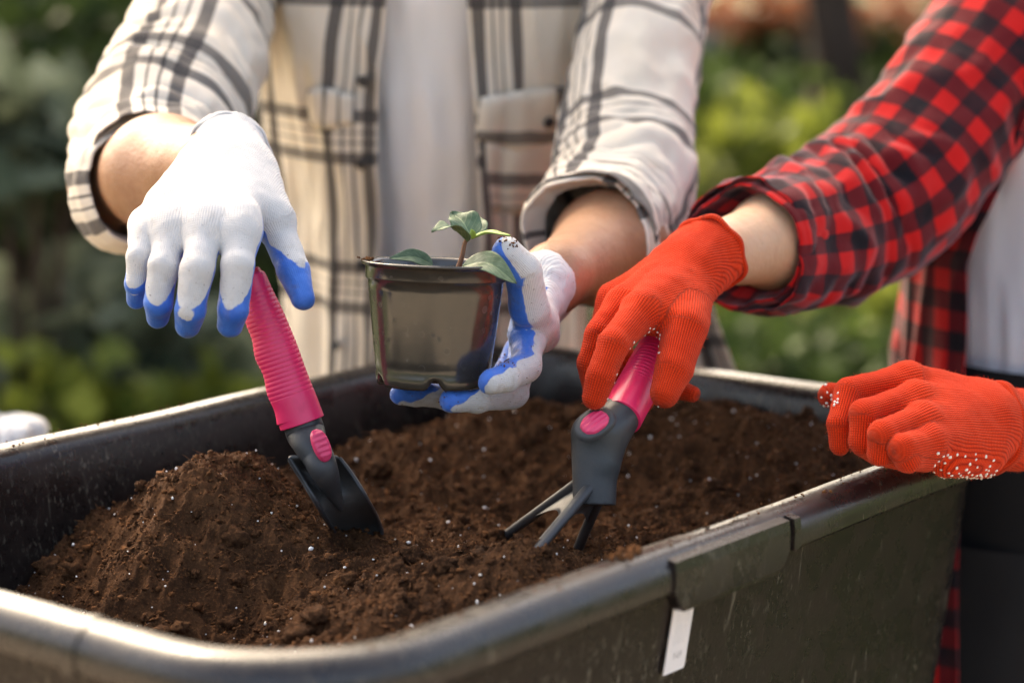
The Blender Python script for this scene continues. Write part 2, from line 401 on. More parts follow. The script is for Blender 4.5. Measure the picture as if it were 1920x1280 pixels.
def m_ground():
    m = M('grass_ground', .9, .2); a = m.noise(.7, 4); b = m.noise(9, 5, .7)
    c = m.mix(a.sm(.35, .65), (.018, .030, .008), (.050, .068, .016)); c = m.mix(b.sm(.5, .75) * .6, c, (.09, .105, .045)); m.color(c); m.bump(b, .05, .6); return m
MT['ground'] = m_ground()
def m_paving():
    m = M('grey_concrete', .85, .3); m.color(m.mix(m.noise(8, 5, .65), (.20, .20, .19), (.33, .32, .30))); m.bump(m.noise(120, 3), .003, .4); return m
MT['concrete'] = m_paving()
def m_wood():
    m = M('weathered_wood', .75, .3); m.color(m.mix(m.noise(9, 5, .6, stretch=(12, 1, 1)), (.10, .06, .035), (.24, .16, .095))); m.bump(m.noise(30, 4, stretch=(14, 1, 1)), .002, .5); return m
MT['wood'] = m_wood()
MT['sack'] = m_cloth('white_woven_sack', (.72, .71, .69), (.80, .79, .77), 500)
# ================================================================== SETTING
gn = 60
gx = np.linspace(-1, 1, gn); gx = np.sign(gx) * np.abs(gx) ** 2.2 * 150
GX, GY = np.meshgrid(gx, gx + 8, indexing='ij')
GZ = fbm(np.stack([GX * .12, GY * .12, 0 * GX], -1), 3) * .04 - .09
tag(meshobj('ground', np.stack([GX, GY, GZ], -1).reshape(-1, 3), grid_faces(gn, gn)[:, ::-1], MT['ground']), 'green grassy ground of the garden', kind='structure')
pa = np.linspace(0, 2 * np.pi, 90, endpoint=False); pr_ = 1 + .12 * np.sin(pa * 3) + .06 * np.sin(pa * 7 + 1)
pv = np.concatenate([np.stack([k * 7.5 * pr_ * np.cos(pa), -1.6 + k * 4.9 * pr_ * np.sin(pa), 0 * pa + .034 + .02 * fbm(np.stack([k * 5 * np.cos(pa), k * 5 * np.sin(pa), 0 * pa], -1), 2) * (k < 1) - .05 * (k >= 1)], -1) for k in np.linspace(.02, 1, 24)])
mp_ = M('pale_bounce_earth', .92, .2); mp_.color(mp_.mix(mp_.noise(6, 5, .65), (.22, .175, .13), (.34, .28, .22))); mp_.bump(mp_.noise(60, 4), .01, .6)  # pale earth patch added out of view to bounce fill light upwards
tag(meshobj('bounce_earth', pv, grid_faces(24, 90, True), mp_), 'unseen pale brown earth added around the bench to bounce light', kind='structure')
def leaf_cloud(n, centre, radii, size, shape=1.0, droop=.3, seed=0, clump=9):
    """n pointed leaf blades (a folded diamond each) in clumps through an ellipsoid volume"""
    r = np.random.default_rng(seed)
    d = nrm(r.normal(size=(clump * 6, 3))); cc = d * (r.random((len(d), 1)) ** .45); cl = cc[r.integers(0, len(cc), n)]
    p = cl + r.normal(size=(n, 3)) * .17; p = np.asarray(centre) + p * np.asarray(radii)
    a = nrm(r.normal(size=(n, 3)) + nrm(cl) * .8 - np.array([0, 0, droop])); b = nrm(np.cross(a, r.normal(size=(n, 3)))); c = np.cross(a, b)
    L = size * (.6 + .8 * r.random((n, 1))); W = L * .30 * shape
    v = np.stack([p, p + a * L * .5 + b * W + c * L * .06, p + a * L - c * L * .12, p + a * L * .5 - b * W + c * L * .06, p + a * L * .5 - c * L * .03], 1).reshape(-1, 3)
    o = np.arange(n)[:, None] * 5
    f = np.concatenate([o + np.array([[0, 1, 4]]), o + np.array([[1, 2, 4]]), o + np.array([[2, 3, 4]]), o + np.array([[3, 0, 4]])], 0)
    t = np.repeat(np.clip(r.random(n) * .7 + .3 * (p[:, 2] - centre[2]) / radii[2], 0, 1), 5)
    return v, f, t
def ground_at(px, d):
    """point on the ground below photo column px at depth d"""
    q = P(px, 640, d); return np.array([q[0], q[1], 0.0])
def shrub(px, d, rx, rz, zc, mat, label, n=2600, size=.11, seed=0, ry=None, name='garden_shrub', shape=1.0):
    g = ground_at(px, d); r = empty(name, label, 'shrub', (g[0], g[1], 0), 'shrubs behind the people')
    v, f, t = leaf_cloud(n, (g[0], g[1], zc), (rx, ry or rx * .8, rz), size, shape, seed=seed)
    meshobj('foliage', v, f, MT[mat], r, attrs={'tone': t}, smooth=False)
    parts = []
    for k in range(6):
        a = k * 1.05 + seed; e = np.array([g[0] + math.cos(a) * rx * .45, g[1] + math.sin(a) * rx * .4, zc + rz * .3])
        tv, tf, _ = tube([(g[0] + .04 * math.cos(a), g[1] + .04 * math.sin(a), -.03), (g + e) / 2 + np.array([0, 0, .06]), e], [(.018, .018), (.013, .013), (.005, .005)], (1, .3, 0), 8, 7); parts.append((tv, tf))
    v, f = join(parts); meshobj('stem', v, f, MT['bark'], r)
    return r
shrub(60, 6.2, .95, .72, .62, 'fol_dark', 'dense dark green shrub at the left edge behind the plaid sleeve', 6500, .085, 1)
shrub(330, 7.6, 1.0, .7, .75, 'fol_dark', 'dark shrub between the left edge and the cream plaid shirt, farther back', 6500, .09, 2)
shrub(-130, 8.6, 1.2, .8, .95, 'fol_dark', 'dark green shrub at the upper left corner', 5200, .10, 3)
shrub(190, 9.4, .55, .22, 1.28, 'fol_olive', 'yellow green bush top at the upper left of the picture', 900, .13, 4)
shrub(120, 5.4, .42, .22, .42, 'fol_grey', 'grey green broad leaved plant low at the left behind the tub', 760, .13, 5, shape=1.5)
shrub(210, 5.0, .30, .15, .34, 'fol_olive', 'small yellow green plant behind the tub under the left white glove', 520, .09, 6, shape=1.3)
shrub(70, 5.2, .20, .10, .98, 'fol_grey', 'pale leaved plant left of the rolled cuff', 260, .12, 7, shape=1.6)
shrub(1425, 7.4, .42, .34, .52, 'fol_olive', 'rounded olive green bush between the two people', 2600, .08, 8)
shrub(1360, 8.6, .5, .4, .5, 'fol_mid', 'green bush behind the cream plaid left sleeve', 3000, .09, 9)
shrub(1640, 10.5, .9, .30, .34, 'fol_mid', 'low green bush right of the tree trunk', 2600, .10, 10)
shrub(1900, 9.2, .5, .55, .6, 'fol_dark', 'dark shrub behind the shoulder in red check', 3600, .10, 11)
shrub(1570, 6.6, .40, .16, .36, 'fol_olive', 'sunlit yellow green plants under the raised red check sleeve', 1700, .07, 12)
shrub(1420, 5.9, .34, .15, .32, 'fol_mid', 'low green plant by the tub behind the red gloves', 1300, .07, 13)
shrub(700, 10.0, 1.3, .9, .9, 'fol_dark', 'wide dark hedge shrub behind the person in cream plaid', 3000, .14, 14)
for k, (px, d, lab) in enumerate([(-900, 9.5, 'dark hedge shrub beyond the left edge, nearest the frame'), (-1700, 9.0, 'dark hedge shrub second beyond the left edge'), (-2700, 8.5, 'dark hedge shrub third beyond the left edge'), (2500, 10.0, 'green hedge shrub beyond the right edge, nearest the frame'), (3400, 9.5, 'green hedge shrub second beyond the right edge'), (4500, 9.0, 'green hedge shrub third beyond the right edge')]):
    shrub(px, d, 1.15, .8, .8, 'fol_dark' if k < 3 else 'fol_mid', lab, 3000, .14, 60 + k)
def tree(px, d, rt, crown_z, crown_r, label, seed):
    g = ground_at(px, d); r = empty('garden_tree', label, 'tree', (g[0], g[1], 0), 'trees behind the people')
    tp = g + np.array([.1, .1, crown_z + .6])
    th = lambda S_, T_, U: rt * .12 * np.sin(3 * T_ + S_ * 2) + rt * .35 * np.exp(-S_ * 5)
    tv, tf, uv = tube([g - np.array([0, 0, .05]), g + np.array([.03, 0, .8]), g + np.array([-.02, .05, 1.7]), tp], [(rt, rt), (rt * .85, rt * .85), (rt * .75, rt * .75), (rt * .4, rt * .4)], (1, 0, 0), 40, 25, th); pr = [(tv, tf)]
    for k in range(7):
        a = k * .9 + seed; e = tp + np.array([math.cos(a) * crown_r * .6, math.sin(a) * crown_r * .6, .5 + .3 * (k % 3)])
        s0 = g + np.array([0, 0, crown_z - .4 + .12 * k]); tv, tf, _ = tube([s0, (s0 + e) / 2 + np.array([0, 0, .15]), e], [(rt * .4, rt * .4), (rt * .25, rt * .25), (.02, .02)], (.2, .1, 1), 10, 9); pr.append((tv, tf))
    v, f = join(pr); meshobj('trunk', v, f, MT['bark'], r)
    v, f, t = leaf_cloud(5200, (g[0], g[1], crown_z + crown_r * .75), (crown_r, crown_r, crown_r * .7), .17, 1.1, seed=seed, clump=14)
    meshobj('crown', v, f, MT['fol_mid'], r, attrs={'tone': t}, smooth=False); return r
tree(1535, 9.8, .125, 5.2, 1.6, 'brown tree trunk between the two people at the top of the picture', 21)
tree(-350, 9.0, .16, 5.4, 2.2, 'shade tree at the far left beyond the shrubs', 22)
# low grey garden wall and the orange flowers far behind
gw = ground_at(1650, 15.5); r = empty('garden_wall', 'low grey concrete wall far behind on the right', 'wall', gw)
v, f = box(gw + np.array([.2, 0, .42]), (2.6, 0, 0), (0, .12, 0), (0, 0, .42), .02); meshobj('wall', v, f, MT['concrete'], r, smooth=False)
v, f = box(gw + np.array([.2, 0, .87]), (2.65, 0, 0), (0, .16, 0), (0, 0, .03), .01); meshobj('coping', v, f, MT['concrete'], r, smooth=False)
for k, (px, d, lab, sx) in enumerate([(1390, 14.0, 'orange flowering bush at the top beside the cream sleeve', .35), (1650, 14.2, 'orange flowering bush at the top right of the tree trunk', .5)]):
    g = ground_at(px, d); r = empty('flowering_bush', lab, 'shrub', g, 'orange flowering bushes')
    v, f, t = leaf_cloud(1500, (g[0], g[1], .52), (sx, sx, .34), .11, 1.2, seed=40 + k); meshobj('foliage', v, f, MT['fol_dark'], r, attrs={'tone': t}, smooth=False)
    v, f, t = leaf_cloud(170, (g[0], g[1] - .1, 0.93), (sx, sx, .14), .09, 1.9, seed=50 + k); meshobj('flowers', v, f, MT['fol_orange'], r, attrs={'tone': t}, smooth=False, kind='stuff')
# ================================================================== TUB ON ITS BENCH
TYAW = 0.927; TW, TL = 1.010, 0.607; TC = np.array([-0.066, 2.061]) - .008 * np.array([math.cos(TYAW), math.sin(TYAW)])
EW = np.array([math.cos(TYAW), math.sin(TYAW)]); EL = np.array([-math.sin(TYAW), math.cos(TYAW)])
def T(w, l, z): return np.array([*(TC + EW * w + EL * l), z])
def TG(w, l, z): return np.stack([TC[0] + EW[0] * w + EL[0] * l, TC[1] + EW[1] * w + EL[1] * l, z + 0 * w], -1)
def rrect(a, b, r, nc=14, ns=26):
    """outline of a rounded rectangle, counter-clockwise, same point count for every size"""
    o = []
    for (sx, sy, a0) in ((1, -1, -90), (1, 1, 0), (-1, 1, 90), (-1, -1, 180)):
        cx, cy = sx * (a - r), sy * (b - r)
        for k in range(nc + 1):
            t = math.radians(a0 + 90 * k / nc); o.append((cx + r * math.cos(t), cy + r * math.sin(t)))
        nx = {(1, -1): (1, 1), (1, 1): (-1, 1), (-1, 1): (-1, -1), (-1, -1): (1, -1)}[(sx, sy)]
        t = math.radians(a0 + 90); p0 = np.array(o[-1]); p1 = np.array([nx[0] * (a - r) + r * math.cos(t), nx[1] * (b - r) + r * math.sin(t)])
        for k in range(1, ns): o.append(tuple(p0 + (p1 - p0) * k / ns))
    return np.array(o)
# inner lip edge sits at offset 0 = half sizes IA, IB
IA, IB, IR = TW / 2, TL / 2, .092
DEPTH = .43
prof = [(-.062, -DEPTH + .006), (-.05, -DEPTH + .012), (-.034, -.25), (-.012, -.06), (-.006, -.016), (-.004, -.0085), (.0005, -.0038), (.006, -.0012), (.012, .0002), (.018, .0005), (.024, -.0008), (.029, -.0034), (.0335, -.0075), (.0365, -.013), (.0378, -.020), (.0378, -.029), (.0365, -.032), (.0335, -.032), (.0325, -.029), (.032, -.02), (.022, -.012), (.004, -.014), (-.002, -.06), (-.024, -.25), (-.044, -DEPTH + .008), (-.055, -DEPTH), (-.2, -DEPTH)]
rings = []
for off, dz in prof:
    if off < -.15: o2 = rrect(IA - .11, IB - .11, .03)
    else: o2 = rrect(IA + off, IB + off, max(IR + off, .03))
    wob = fbm(np.stack([o2[:, 0] * 4, o2[:, 1] * 4, 0 * o2[:, 0] + 3], -1), 2) * .0022
    rings.append(TG(o2[:, 0], o2[:, 1], RIM + dz + wob))
NV = len(rings[0]); tub = empty('planter_tub', 'large rectangular black plastic tub filled with soil', 'tub', T(0, 0, RIM - DEPTH))
v = np.vstack(rings); f = grid_faces(len(rings), NV, True)[:, ::-1]; f = [tuple(q) for q in f.tolist()]
body = meshobj('tub_shell', v, f, MT['tub'], tub)
o2 = rrect(IA - .062, IB - .062, .03); v = TG(o2[:, 0], o2[:, 1], np.full(len(o2), RIM - DEPTH + .008)); meshobj('tub_floor', v, [tuple(range(len(v)))], MT['tub'], tub, smooth=False)
def lip_piece(name, w0, w1, side, drop, thick=.0022, parent=tub):
    """a deeper apron under the lip along one long side (the hand hold) or a raised seam"""
    w = np.linspace(w0, w1, 24); pf = [(.030, -.004), (.0365 + thick, -.006), (.0378 + thick, -.014), (.0378 + thick, -drop + .004), (.036 + thick, -drop), (.030, -drop), (.0285, -drop + .004), (.0285, -.014)]
    vs = []
    for off, dz in pf:
        e = np.clip(np.minimum(w - w0, w1 - w) / .012, 0, 1); dd = np.where(dz < -.027, -.030 + (dz + .030) * e ** .5, dz)
        vs.append(TG(w, np.full_like(w, side * (IB + off)), RIM + dd))
    v = np.stack(vs, 1).reshape(-1, 3); fc = [tuple(q) for q in grid_faces(24, len(pf), True).tolist()]; n = len(pf)
    fc += [tuple(range(n)), tuple(range(23 * n, 24 * n))[::-1]]
    if side > 0: fc = [q[::-1] for q in fc]
    return meshobj(name, v, fc, MT['tub'], parent, smooth=False)
lip_piece('hand_hold', -.132, .034, -1, .047)
lip_piece('rim_seam', .040, .050, -1, .036, .003)
# short near side seam
wv = np.linspace(-.012, .0, 6)
vs = [TG(np.full(6, -(IA + o)), -.125 + wv, RIM + dz) for o, dz in ((.006, -.0004), (.012, .0012), (.018, .0015), (.0245, .0002), (.0295, -.0024), (.0343, -.0067), (.0375, -.0125), (.0388, -.020), (.0388, -.036), (.034, -.037))]
meshobj('rim_seam', np.stack(vs, 1).reshape(-1, 3), grid_faces(6, 10), MT['tub'], tub)
# bench below the tub (boards on trestles)
bench = empty('potting_bench', 'wooden bench carrying the black tub', 'bench', (TC[0], TC[1], 0))
zt = RIM - DEPTH - .003
for k in range(5):
    l = -.28 + .14 * k; v, f = box(T(-.02, l, zt - .018), np.array([*EW, 0]) * .53, np.array([*EL, 0]) * .066, (0, 0, .018), .003); meshobj('board', v, f, MT['wood'], bench, smooth=False)
for sw in (-1, 1):
    for sl in (-1, 1):
        v, f = box(T(sw * .44, sl * .28, (zt - .036) / 2), np.array([*EW, 0]) * .035, np.array([*EL, 0]) * .035, (0, 0, (zt - .038) / 2), .003); meshobj('leg', v, f, MT['wood'], bench, smooth=False)
    v, f = box(T(sw * .44, 0, zt - .075), np.array([*EW, 0]) * .02, np.array([*EL, 0]) * .24, (0, 0, .035), .003); meshobj('rail', v, f, MT['wood'], bench, smooth=False)
# white tag stuck on the outer wall
def wall_out(w, dz):
    dzs = [-.014, -.06, -.25, -DEPTH]; of = [.004, -.002, -.024, -.044]; return IB + float(np.interp(-dz, [-a for a in dzs], of))
tagm = M('white_tag', .6, .3)
tu, tv_ = tagm.uv()
ln = ((tv_ * 34.0).mod(1.0)).lt(.45) * tv_.band(.34, .74, .01) * tu.band(.2, .8, .02) * tagm.noise(700, 2).sm(.35, .6)
cod = ((tu * 9.0).mod(1.0)).lt(.6) * tv_.band(.16, .25, .008) * tu.band(.28, .78, .02) * tagm.noise(400, 2).sm(.38, .55)
tagm.color(tagm.mix((ln * .3 + cod * .7).clamp(), (.80, .76, .74), (.16, .15, .16)))
w0 = -.072; vs = []; uvs = []
def tagpt(a, b, off): # a along w (0..1), b down (0..1)
    dz = -.050 - b * .066; return T(w0 - .001 + a * .029 - b * .004, -(wall_out(0, dz) + off + .0015 * math.sin(a * 3)), RIM + dz)
out = [(0, 1), (0, .06), (.06, 0), (.55, 0), (.60, .10), (.72, .15), (.80, .04), (.97, .10), (1, .2), (1, .97), (.95, 1), (.05, 1)]
v = [tagpt(a, b, .0035) for a, b in out] + [tagpt(a, b, .0022) for a, b in out]; n = len(out)
f = [tuple(range(n))[::-1], tuple(range(n, 2 * n))] + [(k, (k + 1) % n, n + (k + 1) % n, n + k) for k in range(n)]
tg = meshobj('paper_tag', v, f, tagm, None, uv=[(a, 1 - b) for a, b in out] * 2, smooth=False); tag(tg, 'small white tag with a notch hanging on the side of the tub', 'tag')
# ================================================================== SOIL
def tub_sd(w, l, ins):
    a, b, r = IA - ins, IB - ins, IR
    qx, qy = np.abs(w) - a + r, np.abs(l) - b + r
    return np.hypot(np.maximum(qx, 0), np.maximum(qy, 0)) + np.minimum(np.maximum(qx, qy), 0) - r
def local(px, py, z):
    """tub coordinates of the photo pixel on the level z"""
    a = P(px, py, 1.0); c = _CL; t = (z - c[2]) / (a[2] - c[2]); q = c + (a - c) * t; r = q[:2] - TC; return r.dot(EW), r.dot(EL)
BUMPS = []
def bump_at(px, py, z, sw, sl, h): w, l = local(px, py, z); BUMPS.append((w, l, sw, sl, h))
bump_at(440, 890, .955, .105, .085, .072)     # heap at the back left wall
bump_at(310, 1000, .93, .09, .08, .034)
bump_at(560, 1120, .935, .10, .10, .040)     # mound near the front corner
bump_at(800, 1080, .925, .13, .09, .022)
bump_at(950, 790, .94, .12, .09, .046)
bump_at(720, 850, .93, .06, .07, .035)
bump_at(1250, 770, .945, .14, .11, .050)
bump_at(1480, 800, .955, .12, .11, .050)
bump_at(1000, 1050, .935, .08, .05, .034)
bump_at(1600, 870, .96, .07, .06, .028)
bump_at(650, 1005, .89, .05, .045, -.036)
bump_at(575, 960, .89, .06, .06, -.034)      # hollow by the trowel
bump_at(420, 1100, .90, .05, .05, -.028)
bump_at(1190, 850, .91, .045, .05, -.030)
bump_at(1030, 960, .90, .07, .05, -.016)
SOIL0 = RIM - .082
def soil_big(w, l):
    z = SOIL0 - .15 * np.clip((-.13 - w) / .32, 0, 1) ** 1.05
    for (bw, bl, sw, sl, h) in BUMPS: z = z + h * np.exp(-((w - bw) / sw) ** 2 - ((l - bl) / sl) ** 2)
    return z + fbm(np.stack([w * 11, l * 11, 0 * w + 1], -1), 2) * .009
def soil_h(w, l):
    z = soil_big(w, l); p = np.stack([w, l, 0 * w + .37], -1)
    b1 = 1 - np.abs(fbm(p * 34, 2)) * 1.7; b2 = 1 - np.abs(perlin(p * 95 + 5)) * 2; n3 = fbm(p * 230, 3, .6)
    z = z + b1 * .0095 + b2 * .0036 * np.clip(b1 + .2, 0, 1) + n3 * .0024 - .006
    pits = perlin(p * 48 + 31); z = z - np.clip(pits - .35, 0, 1) * .022
    return np.minimum(z, RIM - .004 + n3 * .001)
nw, nl = 800, 460
wv = np.linspace(-IA - .005, IA + .005, nw); lv = np.linspace(-IB - .005, IB + .005, nl); W, L = np.meshgrid(wv, lv, indexing='ij')
Z = soil_h(W, L); inside = tub_sd(W, L, 0.0) < -np.interp(RIM - Z, [.0, .06, .25, .43], [.004, .0105, .0315, .048])
f = grid_faces(nw, nl); ok = inside.ravel()[f].all(1); f = f[ok]
used = np.unique(f); remap = -np.ones(nw * nl, int); remap[used] = np.arange(len(used))
v = TG(W, L, Z).reshape(-1, 3)[used]
soil = meshobj('potting_soil', v, remap[f], MT['soil'], kind='stuff'); tag(soil, 'brown crumbly potting soil heaped inside the black tub', 'soil')
def soil_d(px, py):
    '''depth at which the sight line of a photo pixel meets the soil'''
    ds = np.linspace(1.4, 2.8, 700); q = P(px, py, 1.0) - _CL; pts = _CL + q * ds[:, None]; r2 = pts[:, :2] - TC
    below = pts[:, 2] < soil_big(r2 @ EW, r2 @ EL); return float(ds[np.argmax(below)])
_ico = None
def ico():
    global _ico
    if _ico is None:
        import bmesh
        bm = bmesh.new(); bmesh.ops.create_icosphere(bm, subdivisions=1, radius=1); bm.verts.index_update()
        _ico = (np.array([q.co[:] for q in bm.verts]), np.array([[k.index for k in g.verts] for g in bm.faces])); bm.free()
    return _ico
def blobs(c, r, rng, jit=.35, flat=1.0):
    iv, fi = ico(); n = len(c); nv_ = len(iv)
    sc = 1 + rng.normal(size=(n, nv_, 1)) * jit * .5; ax = .7 + .6 * rng.random((n, 1, 3)); ax[:, :, 2] *= flat
    v = c[:, None] + iv[None] * sc * ax * r[:, None, None]
    f = (fi[None] + (np.arange(n) * nv_)[:, None, None]).reshape(-1, 3); return v.reshape(-1, 3), f, nv_
def scatter(n, seed, ins=.012):
    r = np.random.default_rng(seed); w = r.uniform(-IA, IA, n * 2); l = r.uniform(-IB, IB, n * 2); k = tub_sd(w, l, ins) < -np.clip(RIM - .06 - soil_big(w, l), 0, 1) * .13; return w[k][:n], l[k][:n], r
w, l, r = scatter(34000, 1); rad = np.clip(.0005 + r.exponential(.00055, len(w)), .0005, .0036); c = TG(w, l, soil_h(w, l) + rad * .45)
v, f, k = blobs(c, rad, r, .95, .8); tone = np.repeat(np.clip(r.beta(2, 2.6, len(w)), 0, 1), k)
tag(meshobj('soil_crumbs', v, f, MT['crumb'], attrs={'tone': tone}, smooth=False, kind='stuff'), 'loose brown soil crumbs over the tub soil', 'soil')
w, l, r = scatter(900, 2); rad = np.clip(.0003 + r.exponential(.00038, len(w)), .0003, .0019); c = TG(w, l, soil_h(w, l) + rad * .9 + .0006)
v, f, k = blobs(c, rad, r, .3); tag(meshobj('perlite_grains', v, f, MT['perlite'], smooth=False, kind='stuff'), 'tiny white perlite grains sprinkled in the soil', 'perlite')
import bmesh as _bm
_b = _bm.new(); _bm.ops.create_icosphere(_b, subdivisions=3, radius=1); _b.verts.index_update(); cv = np.array([q.co[:] for q in _b.verts]); cf = np.array([[k.index for k in g.verts] for g in _b.faces]); _b.free()
w, l, r = scatter(300, 9, .03); vs = []; fs = []
zz = soil_h(w, l)
for k in range(len(w)):
    R_ = min(.0032 + r.exponential(.0024), .010); n_ = 1 + .55 * fbm(cv * 1.9 + r.random(3) * 50, 4, .62); ax_ = r.uniform(.75, 1.3, 3) * np.array([1, 1, .8])
    vs.append(T(w[k], l[k], zz[k] + R_ * .12) + cv * n_[:, None] * ax_ * R_); fs.append(cf + k * len(cv))
tag(meshobj('soil_clods', np.vstack(vs), np.vstack(fs), MT['soil'], kind='stuff'), 'larger brown clods among the tub soil', 'soil')
w, l, r = scatter(7000, 3); vs = []; fs = []; o = 0
zz = soil_h(w, l)
for k in range(len(w)):
    p = T(w[k], l[k], zz[k] + .0005); a = r.uniform(0, 6.28); L_ = r.uniform(.002, .008) * (1 + (k % 23 == 0)); d = np.array([math.cos(a), math.sin(a), r.uniform(-.1, .45)]); bnd = r.normal(size=3) * .4
    tk = r.uniform(.00012, .00036)
    for j in range(4):
        t = j / 3; q = p + d * L_ * t + bnd * L_ * t * t + np.array([0, 0, -.3 * L_ * t * t]); vs += [q + np.array([tk, 0, tk * .5]), q + np.array([-tk, tk * .5, tk * .3]), q + np.array([0, -tk, -tk])]
    for j in range(3):
        for e in range(3): fs.append((o + 3 * j + e, o + 3 * j + (e + 1) % 3, o + 3 * j + 3 + (e + 1) % 3, o + 3 * j + 3 + e))
    o += 12
tag(meshobj('soil_fibres', np.array(vs), np.array(fs), MT['fibre'], kind='stuff'), 'fine brown coir fibres lying on the soil', 'fibre')
# ================================================================== POT AND SEEDLING
PB = P(811, 722, 2.055); PT = P(818, 492, 2.045)           # base and rim centres
PAX = nrm(PT - PB); PH = np.linalg.norm(PT - PB); PREF = np.array([1, 0, 0])
Rb, Rt = .0475, .0575
pp = [(0, .006), (.030, .005), (.036, .0008), (Rb - .002, 0), (Rb - .0004, .0012), (Rb, .003), (Rb + .0012, .010), (Rb + .0004, .0125)]
for k in range(1, 12): t = k / 12; pp.append((Rb + (Rt - Rb) * (.13 + .87 * t), .0125 + (PH - .030) * t))
pp += [(Rt, PH - .015), (Rt + .0016, PH - .014), (Rt + .0022, PH - .0125), (Rt + .0022, PH - .004), (Rt + .0040, PH - .0025), (Rt + .0062, PH - .0012), (Rt + .0066, PH), (Rt + .0058, PH + .0008), (Rt + .0040, PH + .0009), (Rt + .0005, PH), (Rt - .0008, PH - .003), (Rt - .001, PH - .012), (Rt - .006, PH * .55)]
v, f = lathe(pp, PB, PAX, PREF, 96)
# foot notches in the base edge
rel = v - PB; hh = rel @ PAX; xx = rel @ nrm(PREF - PAX * PREF.dot(PAX)); yv = np.cross(PAX, nrm(PREF - PAX * PREF.dot(PAX))); yy = rel @ yv; ang = np.arctan2(yy, xx)
notch = np.clip(np.cos(ang * 5 + 1.2) - .72, 0, 1) / .28 * np.clip(1 - hh / .011, 0, 1) * (np.hypot(xx, yy) > .03)
v = v + PAX * (notch * .0085)[:, None] - (rel - hh[:, None] * PAX) * (notch * .05)[:, None]
pot = empty('plant_pot', 'shiny dark round plant pot held in the blue dipped glove', 'plant pot', PB)
meshobj('pot_wall', v, [tuple(q) for q in f[:, ::-1].tolist()], MT['pot'], pot)
# soil in the pot
rr, tt = np.meshgrid(np.linspace(0, Rt - .003, 26), np.linspace(0, 2 * np.pi, 64), indexing='ij')
bx = nrm(PREF - PAX * PREF.dot(PAX)); by = np.cross(PAX, bx)
pz = PH - .010 + fbm(np.stack([rr * np.cos(tt) * 90, rr * np.sin(tt) * 90, 0 * rr], -1), 4) * .004
v = PB + (rr * np.cos(tt))[..., None] * bx + (rr * np.sin(tt))[..., None] * by + pz[..., None] * PAX
tag(meshobj('pot_soil', v.reshape(-1, 3), grid_faces(26, 64)[:, ::-1], MT['soil'], kind='stuff'), 'brown soil filling the plant pot', 'soil')
seed = empty('seedling', 'young green seedling growing in the dark pot', 'plant', PB + PAX * (PH - .02))
S0 = P(855, 512, 2.04); S1 = P(872, 455, 2.035); S2 = P(882, 441, 2.03)
v, f, _ = tube([S0, (S0 + S1) / 2 + np.array([.001, 0, 0]), S1, S2], [(.0024, .0024), (.0021, .0021), (.0018, .0018), (.0016, .0016)], (0, 1, 0), 18, 12)
meshobj('stem', v, f, MT['stem'], seed)
def leaf(base, mid, tip, up, width, mat='leaf', cup=.25, wave=.04, thick=.0006):
    nu, nv = 22, 13; c = spline([base, mid, tip], nu); t = nrm(np.gradient(c, axis=0)); up = np.asarray(up, float); sd_ = nrm(np.cross(t, up)); nn = nrm(np.cross(sd_, t))
    u = np.linspace(0, 1, nu); w = width * np.clip(np.sin(np.pi * u ** .8) ** .8, 0.02, 1) * (1 - .15 * u); q = np.linspace(-1, 1, nv)
    zz_ = cup * np.abs(q)[None, :] ** 1.3 * w[:, None] + wave * width * np.sin(u * 14)[:, None] * (q ** 2)[None, :] + .05 * width * np.exp(-(q * 6) ** 2)[None, :] * -1
    v1 = c[:, None] + sd_[:, None] * (w[:, None] * q)[..., None] + nn[:, None] * zz_[..., None]
    uv = np.stack(np.meshgrid(u, (q + 1) / 2, indexing='ij')[::-1], -1).reshape(-1, 2)
    v2 = v1 - nn[:, None] * thick; F = grid_faces(nu, nv); n = nu * nv
    f = [tuple(a) for a in F.tolist()] + [tuple(int(k) + n for k in a[::-1]) for a in F]
    b = [k for k in range(nv)] + [k * nv + nv - 1 for k in range(1, nu)] + [(nu - 1) * nv + k for k in range(nv - 2, -1, -1)] + [k * nv for k in range(nu - 2, 0, -1)]
    for a, c2 in zip(b, b[1:] + b[:1]): f.append((c2, a, a + n, c2 + n))
    return meshobj('leaf', np.vstack([v1.reshape(-1, 3), v2.reshape(-1, 3)]), f, MT[mat], seed, uv=np.vstack([uv, uv]))
def LV(c, px, py): return nrm(P(px, py, 2.0) - c)
leaf(P(812, 496, 2.055), P(775, 481, 2.05), P(730, 484, 2.04), (0.1, -.75, .65), .0075)
leaf(P(866, 499, 2.025), P(915, 493, 2.00), P(969, 532, 1.985), (-.25, -.65, .8), .0118)
leaf(P(884, 446, 2.03), P(868, 415, 2.035), P(846, 399, 2.045), (.5, -.8, .35), .0160, wave=.10)
leaf(P(878, 452, 2.02), P(845, 424, 2.00), P(809, 434, 1.985), (-.2, -.35, .9), .0105, wave=.06)
leaf(P(884, 446, 2.035), P(896, 422, 2.05), P(893, 404, 2.065), (.1, -.9, .4), .009, wave=.1)
leaf(P(884, 447, 2.025), P(915, 437, 2.02), P(957, 441, 2.01), (.1, -.1, 1), .0065, 'leaf_young', .3)
leaf(P(884, 448, 2.024), P(886, 438, 2.015), P(884, 430, 2.01), (.1, -.9, .2), .003, 'leaf_young')
